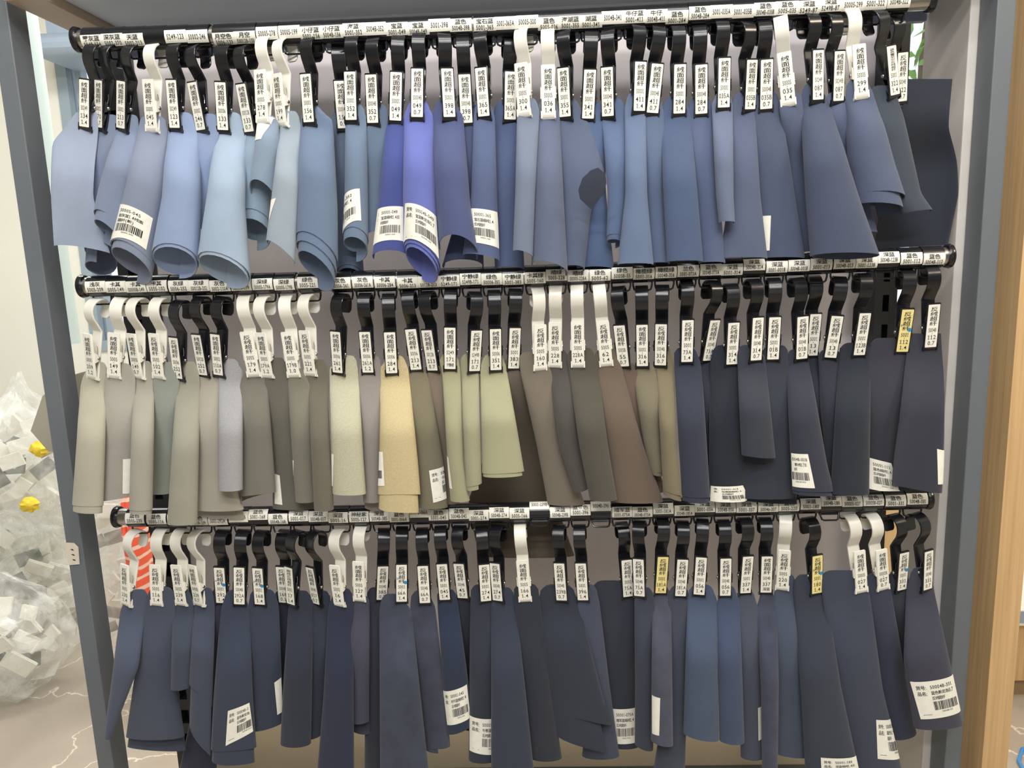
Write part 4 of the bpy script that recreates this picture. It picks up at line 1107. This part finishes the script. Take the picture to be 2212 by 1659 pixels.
# paper note taped on the near face of the post
nb = MB()
nq = [unproj(px, py, -0.0095) for px, py in ((139, 1172), (160, 1173), (169, 1182), (172, 1219), (148, 1221))]
nb.add([p - np.array([0, 0.15, 0]) for p in nq], [(4, 3, 2, 1, 0)])
nb.add([p - np.array([0, 0.1494, 0]) for p in nq], [(0, 1, 2, 3, 4)])
for t in range(3):
    p = unproj(152 + t * 2, 1186 + t * 11, -0.0097) - np.array([0, 0.15, 0])
    nb.add([p, p + (0.004, 0, -0.0004), p + (0.005, 0, -0.003), p + (0.001, 0, -0.0015)], [(0, 3, 2, 1)], 1)
nb.build('paper_note', [mat('note_paper', (216, 208, 190), rough=0.7), M_INK], rack, smooth=False)['label'] = 'beige paper note with pen marks'

# ---------------------------------------------------------------- the three rows
ROWS = (('top', ROW_TOP), ('middle', ROW_MIDDLE), ('bottom', ROW_BOTTOM))
n = 0
CW = {'w': 'white', 'b': 'black', 'y': 'black'}
for row, data in ROWS:
    for i, (h, hang, sw) in enumerate(data):
        hx = float(unproj(h[0], h[1], -0.0148)[0])
        zr = float(rail_z(row, hx))
        if h[3]:
            hl = 'black label holder with white sticker %s on the %s rail' % (h[3], row)
        else:
            hl = 'black label holder without a readable sticker above the white hanger 045'
        if hang is None:
            make_holder(row, hx, h, h[2], h[3], 'empty black label holder with sticker %s turned up on the %s rail' % (h[3], row), True)
            continue
        make_holder(row, hx, h, h[2], h[3], hl)
        code = hang[6] + '-' + hang[7]
        more = 'and blue dot' if len(hang) > 10 and hang[10] else ''
        tagc = 'yellowed' if hang[4] == 'y' else 'white'
        _, jaw = make_hanger(row, hx, zr - 0.0222, hang, '%s-rail %s clip hanger with %s tag %s %s%s' % (row, CW[hang[4]], tagc, code, hang[8] if hang[8][0] in '01' else '', more))
        st = ' with barcode sticker' if 'st' in sw[5] and sw[5]['tx'][0] else ''
        make_swatch(row, jaw, sw, '%s leather swatch%s hanging under the %s tag %s' % (sw[0], st, tagc, code), n, hang[3])
        n += 1
if RES:
    A = np.array(RES)
    print('HANGER residual px', np.abs(A[:, :4]).mean(0).round(2), 'dz mean', A[:, 4].mean().round(4), 'yaw', A[:, 5].mean().round(1), A[:, 5].std().round(1), 'roll', A[:, 6].std().round(1), 'pitch', A[:, 7].mean().round(1))
    for s in range(0, len(A), 38):
        print(A[s:s + 38, 4].mean().round(4), A[s:s + 38, :4].mean(0).round(2), A[s:s + 38, 7].mean().round(2))

# ---------------------------------------------------------------- room behind the rack
def struct(name, mb, m, smooth=False):
    o = mb.build(name, m, None, smooth=smooth)
    o['kind'] = 'structure'
    return o


YB = 2.3
marble = bpy.data.materials.new('brown_marble')
marble.use_nodes = True
nt = marble.node_tree
bs = nt.nodes['Principled BSDF']
bs.inputs['Roughness'].default_value = 0.22
tc = nt.nodes.new('ShaderNodeTexCoord')
wn = nt.nodes.new('ShaderNodeTexNoise')
wn.inputs['Scale'].default_value = 3.0
wn.inputs['Detail'].default_value = 8
ad = nt.nodes.new('ShaderNodeVectorMath')
ad.operation = 'MULTIPLY_ADD'
ad.inputs[1].default_value = (0.55, 0.55, 0.55)
nt.links.new(tc.outputs['Object'], wn.inputs['Vector'])
nt.links.new(wn.outputs['Color'], ad.inputs[0])
nt.links.new(tc.outputs['Object'], ad.inputs[2])
vo = nt.nodes.new('ShaderNodeTexVoronoi')
vo.feature = 'DISTANCE_TO_EDGE'
vo.inputs['Scale'].default_value = 2.6
nt.links.new(ad.outputs[0], vo.inputs['Vector'])
cr = nt.nodes.new('ShaderNodeValToRGB')
cr.color_ramp.elements[0].position = 0.0
cr.color_ramp.elements[0].color = (0.80, 0.74, 0.62, 1)
cr.color_ramp.elements[1].position = 0.012
cr.color_ramp.elements[1].color = (0.44, 0.385, 0.325, 1)
e = cr.color_ramp.elements.new(0.5)
e.color = (0.36, 0.315, 0.26, 1)
nt.links.new(vo.outputs['Distance'], cr.inputs[0])
nt.links.new(cr.outputs[0], bs.inputs['Base Color'])
mb = MB()
mb.box(-3.0, 3.0, -4.2, YB + 0.1, -0.05, 0.0)
struct('floor', mb, marble)
mb = MB()
mb.box(-3.0, 3.0, -4.2, YB + 0.1, 2.8, 2.85)
struct('ceiling', mb, mat('ceiling_paint', (238, 238, 236), rough=0.8))
M_WALL = mat('cream_wall_paint', (232, 232, 222), rough=0.8, var=0.02, vscale=3)
wx0, wx1 = px_x(128, 200, YB), px_x(560, 300, YB)
wz1, wz0 = float(unproj(150, 118, YB)[2]), float(unproj(150, 760, YB)[2])
vx0, vx1 = px_x(1880, 100, YB), px_x(2090, 100, YB)
vz1, vz0 = 2.6, float(unproj(1985, 720, YB)[2])
mb = MB()
for a, b, z0, z1 in ((-3.0, wx0, 0, 2.8), (wx1, vx0, 0, 2.8), (vx1, 3.0, 0, 2.8), (wx0, wx1, 0, wz0), (wx0, wx1, wz1, 2.8), (vx0, vx1, 0, vz0), (vx0, vx1, vz1, 2.8)):
    mb.box(a, b, YB, YB + 0.10, z0, z1)
struct('wall_back', mb, M_WALL)
for nm, q in (('wall_left', (-3.1, -3.0, -4.2, YB + 0.1)), ('wall_right', (3.0, 3.1, -4.2, YB + 0.1)), ('wall_front', (-3.1, 3.1, -4.3, -4.2))):
    mb = MB()
    mb.box(*q, 0, 2.8)
    struct(nm, mb, M_WALL if nm != 'wall_front' else mat('taupe_wall_paint', (120, 116, 112), rough=0.8))
M_FRAME = mat('blue_grey_window_frame', (150, 166, 178), rough=0.4)
glass = bpy.data.materials.new('window_glass')
glass.use_nodes = True
g = glass.node_tree
tr = g.nodes.new('ShaderNodeBsdfTransparent')
tr.inputs[0].default_value = (0.95, 0.97, 0.98, 1)
gl = g.nodes.new('ShaderNodeBsdfGlossy')
gl.inputs['Roughness'].default_value = 0.03
mx = g.nodes.new('ShaderNodeMixShader')
mx.inputs[0].default_value = 0.06
g.links.new(tr.outputs[0], mx.inputs[1])
g.links.new(gl.outputs[0], mx.inputs[2])
g.links.new(mx.outputs[0], g.nodes['Material Output'].inputs[0])
for k, (a, b, z0, z1) in enumerate(((wx0, wx1, wz0, wz1), (vx0, vx1, vz0, vz1))):
    root = empty('window_%d' % (k + 1), (0, 0, 0))
    root['kind'] = 'structure'
    mb = MB()
    t = 0.045
    mb.box(a, a + t, YB - 0.01, YB + 0.07, z0, z1)
    mb.box(b - t, b, YB - 0.01, YB + 0.07, z0, z1)
    mb.box(a + t, b - t, YB - 0.01, YB + 0.07, z0, z0 + t)
    mb.box(a + t, b - t, YB - 0.01, YB + 0.07, z1 - t, z1)
    mb.box(a + t + 0.025, a + t + 0.05, YB + 0.01, YB + 0.06, z0 + t, z1 - t)
    mb.build('frame', M_FRAME, root, smooth=False)
    mb = MB()
    mb.box(a + t, b - t, YB + 0.03, YB + 0.036, z0 + t, z1 - t)
    mb.build('pane', glass, root, smooth=False)
# roller shutter box above the window on the left
x0, x1 = px_x(72, 60, YB - 0.25), px_x(300, 60, YB - 0.25)
zt, zm, zb = (float(unproj(130, v, YB - 0.25)[2]) for v in (26, 64, 120))
mb = MB()
mb.box(x0 + 0.02, x1, YB - 0.20, YB, zm, zt)
arc = [(YB - 0.20 - 0.06 * math.sin(a), (zb + zm) / 2 + (zm - zb) / 2 * math.cos(a)) for a in np.linspace(0, math.pi, 9)]
mb.loft([[(xx, yy, zz) for yy, zz in arc] + [(xx, YB, zb), (xx, YB, zm)] for xx in (x0, x1)])
o = mb.build('shutter_box', mat('shutter_box_paint', (160, 176, 194), rough=0.45), None, angle=0.4)
tag(o, 'blue-grey roller shutter box on the wall above the window behind the left post', 'shutter box')
# pale gathered curtain beside the left post
mb = MB()
cx = [px_x(v, 600, 0.55) for v in (84, 152)]
zc0 = float(unproj(150, 742, 0.55)[2])
secs = []
N = 26
for z in np.linspace(zc0, 2.79, 18):
    ring = []
    for k in range(N):
        an = 2 * math.pi * k / N
        w = 1 + 0.06 * math.sin(5 * an + z * 1.3)
        ring.append(((cx[0] + cx[1]) / 2 + (cx[1] - cx[0]) / 2 * math.cos(an) * w, 0.55 + 0.035 * math.sin(an) * w, z))
    secs.append(ring)
mb.loft(secs)
o = mb.build('curtain', mat('pale_green_cloth', (205, 222, 220), rough=0.7), None, angle=0.9)
tag(o, 'pale green gathered curtain hanging between the left post and the window', 'curtain')

# clear bags of paper samples on the floor at the left
film = bpy.data.materials.new('clear_plastic_film')
film.use_nodes = True
f = film.node_tree
pb = f.nodes['Principled BSDF']
pb.inputs['Base Color'].default_value = (0.9, 0.92, 0.9, 1)
pb.inputs['Roughness'].default_value = 0.16
tcx = f.nodes.new('ShaderNodeTexCoord')
n1 = f.nodes.new('ShaderNodeTexNoise')
n1.inputs['Scale'].default_value = 9
n1.inputs['Detail'].default_value = 7
n1.inputs['Distortion'].default_value = 1.2
bp = f.nodes.new('ShaderNodeBump')
bp.inputs['Strength'].default_value = 1.0
bp.inputs['Distance'].default_value = 0.012
f.links.new(tcx.outputs['Object'], n1.inputs['Vector'])
f.links.new(n1.outputs['Fac'], bp.inputs['Height'])
f.links.new(bp.outputs['Normal'], pb.inputs['Normal'])
rp = f.nodes.new('ShaderNodeMapRange')
rp.inputs[1].default_value = 0.35
rp.inputs[2].default_value = 0.68
rp.inputs[3].default_value = 0.10
rp.inputs[4].default_value = 0.5
f.links.new(n1.outputs['Fac'], rp.inputs[0])
tp = f.nodes.new('ShaderNodeBsdfTransparent')
mm = f.nodes.new('ShaderNodeMixShader')
f.links.new(rp.outputs[0], mm.inputs[0])
f.links.new(tp.outputs[0], mm.inputs[1])
f.links.new(pb.outputs[0], mm.inputs[2])
f.links.new(mm.outputs[0], f.nodes['Material Output'].inputs[0])
rnd = random.Random(5)


def bag(c, r, seed, label, m, neck=False, mesh_name='plastic_bag', amp=0.16):
    mb = MB()
    nu, nv = 34, 24
    rb = random.Random(int(seed * 10))
    P = np.zeros((nv, nu, 3))
    for i in range(nv):
        ph = math.pi * (i / (nv - 1)) - math.pi / 2
        for j in range(nu):
            th = 2 * math.pi * j / nu
            d = Vector((math.cos(ph) * math.cos(th), math.cos(ph) * math.sin(th), math.sin(ph)))
            s = 1 + amp * noise.noise(d * 2.0 + Vector((seed, 0, 0))) + amp * 0.45 * noise.noise(d * 5 + Vector((0, seed, 0)))
            s += 0.022 * rb.gauss(0, 1)
            z = d.z
            k = 1.0
            if neck and z > 0.75:
                k = 1.0 - (z - 0.75) * 2.9
                z = z + (z - 0.75) * 1.0
            P[i, j] = (c[0] + r[0] * d.x * s * k, c[1] + r[1] * d.y * s * k, max(c[2] + r[2] * z * s, 0.004 + 0.003 * rb.random()))
    P[0] = P[0].mean(0)
    P[-1] = P[-1].mean(0)
    fs = []
    for i in range(nv - 1):
        for j in range(nu):
            a, b_, c_, d_ = i * nu + j, i * nu + (j + 1) % nu, (i + 1) * nu + (j + 1) % nu, (i + 1) * nu + j
            fs += [(a, b_, c_), (a, c_, d_)] if rb.random() < 0.5 else [(a, b_, d_), (b_, c_, d_)]
    mb.add(P.reshape(-1, 3), fs)
    o = mb.build(mesh_name, m, None, angle=0.45)
    tag(o, label, 'plastic bag')
    return o


def at(px, py, Y):
    return unproj(px, py, Y)


BAGS = []
xA, xB, xC, xD = px_x(60, 1000, 1.60), px_x(18, 1450, 1.30), px_x(92, 1280, 1.75), px_x(256, 1300, 1.27)
BAGS.append(((xA, 1.60, 0.735), (0.19, 0.19, 0.25), 1.3, 'clear bag of white paper samples on top of the heap beside the left post', True))
BAGS.append(((xB, 1.30, 0.205), (0.225, 0.17, 0.20), 4.7, 'crumpled clear plastic bag resting on the marble floor at the front of the heap', True))
BAGS.append(((xC, 1.80, 0.20), (0.19, 0.19, 0.20), 8.1, 'clear plastic bag under the topmost bag of the heap', False))
BAGS.append(((xD, 1.27, 0.44), (0.095, 0.13, 0.43), 11.9, 'pale clear bag seen between the left post and the bottom row swatches', False))
BAGS.append(((px_x(-6, 1180, 1.95), 1.98, 0.42), (0.20, 0.15, 0.40), 6.2, 'clear bag at the far back of the heap against the cream wall', False))
card = dark = None
for k, (c, r, seed, lab, neck) in enumerate(BAGS):
    bag(c, r, seed, lab, film, neck)
    where = ('topmost', 'front', 'lower', 'tall', 'rear')[k]
    spots, tries = [], 0
    while len(spots) < 26 and tries < 4000:
        tries += 1
        d = Vector((rnd.uniform(-1, 1), rnd.uniform(-1, 0.3), rnd.uniform(-1, 1)))
        if not 0.3 < d.length < (0.6 if k == 3 else 0.66):
            continue
        p = Vector((c[0] + r[0] * d.x, c[1] + r[1] * d.y, max(0.06, c[2] + r[2] * d.z)))
        if all((p - q).length > 0.074 for q in spots):
            spots.append(p)
    for p in spots:
        if card is None:
            mb = MB()
            mb.box(-0.045, 0.045, -0.006, 0.0, -0.028, 0.028)
            mb.box(-0.043, 0.046, 0.0003, 0.0045, -0.027, 0.029)
            mb.box(-0.046, 0.043, 0.0048, 0.0085, -0.029, 0.027)
            card = o = mb.build('paper_sample', mat('white_card', (240, 238, 224), rough=0.7), None, smooth=False)
        else:
            o = card.copy()
            COL.objects.link(o)
        grey = spots.index(p) % 4 == 1  # some blocks get a dark tone that imitates shade inside the bags
        if grey:
            if dark is None:
                dark = card.data.copy()
                dark.materials[0] = mat('shade_toned_card', (112, 116, 104), rough=0.7)
            o.data = dark
        o.location = p
        o.rotation_euler = (rnd.uniform(-0.5, 0.5), rnd.uniform(-0.9, 0.9), rnd.uniform(-0.5, 0.5))
        s = rnd.uniform(0.8, 1.2) if k != 3 else rnd.uniform(0.55, 0.8)
        o.scale = (s, s, s)
        shade = 'added shade-toned grey-green' if grey else 'white'
        tag(o, '%s paper sample block inside the %s clear bag of the heap' % (shade, where), 'paper sample', '%s paper samples in the %s bag' % (shade, where))
M_YEL = mat('yellow_card', (235, 205, 60), rough=0.6)
for q, (px, py, Y, lab) in enumerate(((63, 1090, 1.405, 'yellow wad of paper in the topmost bag, lower of the two'), (85, 970, 1.405, 'yellow wad of paper in the topmost bag, upper of the two'))):
    p = at(px, py, Y)
    mb = MB()
    P = np.zeros((12, 18, 3))
    for i in range(12):
        ph = math.pi * i / 11 - math.pi / 2
        for j in range(18):
            th = 2 * math.pi * j / 18
            d = Vector((math.cos(ph) * math.cos(th), math.cos(ph) * math.sin(th), math.sin(ph)))
            s = 1 + 0.35 * noise.noise(d * 2.5 + Vector((q * 3, 1, 2)))
            P[i, j] = (d.x * 0.032 * s, d.y * 0.02 * s, d.z * 0.026 * s)
    mb.grid(P, 0, closed_u=True)
    o = mb.build('paper_wad', M_YEL, None, angle=0.5)
    o.location = p
    tag(o, lab, 'paper wad')
# orange-red striped bag
stripe = bpy.data.materials.new('orange_red_striped_film')
stripe.use_nodes = True
s_ = stripe.node_tree
sb = s_.nodes['Principled BSDF']
sb.inputs['Roughness'].default_value = 0.35
tcs = s_.nodes.new('ShaderNodeTexCoord')
wv = s_.nodes.new('ShaderNodeTexWave')
wv.bands_direction = 'Z'
wv.inputs['Scale'].default_value = 9
wv.inputs['Distortion'].default_value = 3
rs = s_.nodes.new('ShaderNodeValToRGB')
rs.color_ramp.elements[0].position = 0.72
rs.color_ramp.elements[0].color = (0.85, 0.12, 0.06, 1)
rs.color_ramp.elements[1].position = 0.8
rs.color_ramp.elements[1].color = (0.9, 0.6, 0.5, 1)
s_.links.new(tcs.outputs['Object'], wv.inputs['Vector'])
s_.links.new(wv.outputs['Fac'], rs.inputs[0])
s_.links.new(rs.outputs[0], sb.inputs['Base Color'])
pE = at(306, 1190, 1.15)
bag(np.array([pE[0], 1.15, 0.43]), (0.036, 0.08, 0.43), 3.3, 'orange-red striped plastic bag behind the white hangers of the bottom row', stripe, True, amp=0.2)

# right of the rack
oakm = bpy.data.materials.new('light_oak')
oakm.use_nodes = True
k_ = oakm.node_tree
kb = k_.nodes['Principled BSDF']
kb.inputs['Roughness'].default_value = 0.5
tck = k_.nodes.new('ShaderNodeTexCoord')
mp = k_.nodes.new('ShaderNodeMapping')
mp.inputs['Scale'].default_value = (60, 60, 1.5)
nk = k_.nodes.new('ShaderNodeTexNoise')
nk.inputs['Scale'].default_value = 3
nk.inputs['Detail'].default_value = 5
rk = k_.nodes.new('ShaderNodeValToRGB')
rk.color_ramp.elements[0].position = 0.3
rk.color_ramp.elements[0].color = (0.52, 0.33, 0.15, 1)
rk.color_ramp.elements[1].position = 0.7
rk.color_ramp.elements[1].color = (0.66, 0.44, 0.22, 1)
k_.links.new(tck.outputs['Object'], mp.inputs['Vector'])
k_.links.new(mp.outputs[0], nk.inputs['Vector'])
k_.links.new(nk.outputs['Fac'], rk.inputs[0])
k_.links.new(rk.outputs[0], kb.inputs['Base Color'])
mb = MB()
xo = px_x(2125, 1659, -0.012)
mb.box(xo - 0.003, xo + 0.034, -0.012, 0.05, 0.0, 2.05)
o = mb.build('oak_board', oakm, None, smooth=False)
tag(o, 'upright light oak board edge standing beside the right steel post', 'board')
# cabinet far behind on the right
cxa, cxb = px_x(2168, 1300, 1.2), px_x(2330, 1300, 1.2)
zq = [float(unproj(2195, v, 1.2)[2]) for v in (1345, 1550, 1590)]
cab = empty('low_cabinet', (cxa, 1.2, 0))
tag(cab, 'low light oak cabinet far behind the oak board', 'cabinet')
mb = MB()
mb.box(0, cxb - cxa, 0, 0.4, 0.06, zq[0])
mb.build('body', oakm, cab, smooth=False)
mb = MB()
mb.box(-0.01, cxb - cxa + 0.01, -0.02, 0.42, zq[0], zq[0] + 0.05)
mb.build('top', mat('cabinet_top_white', (236, 234, 228), rough=0.5), cab, smooth=False)
mb = MB()
mb.box(-0.01, cxb - cxa + 0.01, -0.024, -0.0202, zq[0] + 0.012, zq[0] + 0.048)
mb.build('edge_band', mat('cabinet_edge_grey', (150, 162, 180), rough=0.5), cab, smooth=False)
mb = MB()
mb.box(0.02, cxb - cxa - 0.02, 0.02, 0.38, 0.0, 0.06)
mb.build('plinth', mat('cabinet_plinth', (150, 125, 95), rough=0.6), cab, smooth=False)
pc = unfloor(2200, 1648)
mb = MB()
mb.tube([(pc[0] - 0.03, pc[1] - 0.12, 0.006), (pc[0], pc[1], 0.006), (pc[0] + 0.04, pc[1] + 0.05, 0.006), (pc[0] + 0.12, pc[1] + 0.08, 0.006)], 0.005, 8)
o = mb.build('blue_cable', mat('blue_cable_sheath', (60, 140, 210), rough=0.4), None)
tag(o, 'thin blue cable lying on the floor beyond the oak board', 'cable')
# wooden cupboard seen through the gap beside the right upright
g0, g1 = px_x(1948, 1150, 0.95), px_x(2075, 1150, 0.95)
gz = float(unproj(1970, 1108, 0.95)[2])
cup = empty('oak_cupboard', (g0, 0.95, 0))
tag(cup, 'oak cupboard behind the rack, seen through the gap next to the right upright', 'cupboard')
mb = MB()
mb.box(0, g1 - g0, 0, 0.35, 0.0, gz)
mb.build('body', oakm, cup, smooth=False)
mb = MB()
mb.box(0.01, (g1 - g0) / 2 - 0.002, -0.012, 0, 0.05, gz - 0.02)
mb.build('door', oakm, cup, smooth=False)
mb = MB()
mb.box((g1 - g0) / 2 + 0.002, g1 - g0 - 0.01, -0.012, 0, 0.05, gz - 0.02)
mb.build('door', oakm, cup, smooth=False)
# tree outside the right-hand window
tr_ = empty('garden_tree', (px_x(2000, 60, 3.6), 3.6, 0))
tag(tr_, 'leafy green tree outside the window behind the right end of the rack', 'tree')
mb = MB()
mb.tube([(0, 0, -0.3), (0.03, 0.02, 1.2), (0.0, 0.0, 2.4), (0.05, 0, 3.2)], [0.05, 0.045, 0.03, 0.01], 8)
mb.build('trunk', mat('bark', (110, 95, 75), rough=0.9), tr_)
mb = MB()
for k in range(420):
    d = Vector((rnd.gauss(0, 1), rnd.gauss(0, 0.6), rnd.gauss(0, 1)))
    p = Vector((0, 0, 2.35)) + Vector((d.x * 0.3, d.y * 0.3, d.z * 0.36))
    a = Vector((rnd.gauss(0, 1), rnd.gauss(0, 1), rnd.gauss(0, 1) - 0.8)).normalized() * rnd.uniform(0.07, 0.12)
    b = a.orthogonal().normalized() * a.length * 0.28
    mb.add([p, p + a * 0.4 + b, p + a, p + a * 0.4 - b], [(0, 1, 2, 3)])
mb.build('foliage', mat('leaf_green', (120, 165, 70), rough=0.5), tr_, smooth=False)
mb = MB()
mb.box(-2.0, 4.0, YB + 0.1, 6.0, -0.35, -0.30)
struct('ground', mb, mat('outside_paving', (190, 188, 180), rough=0.9))
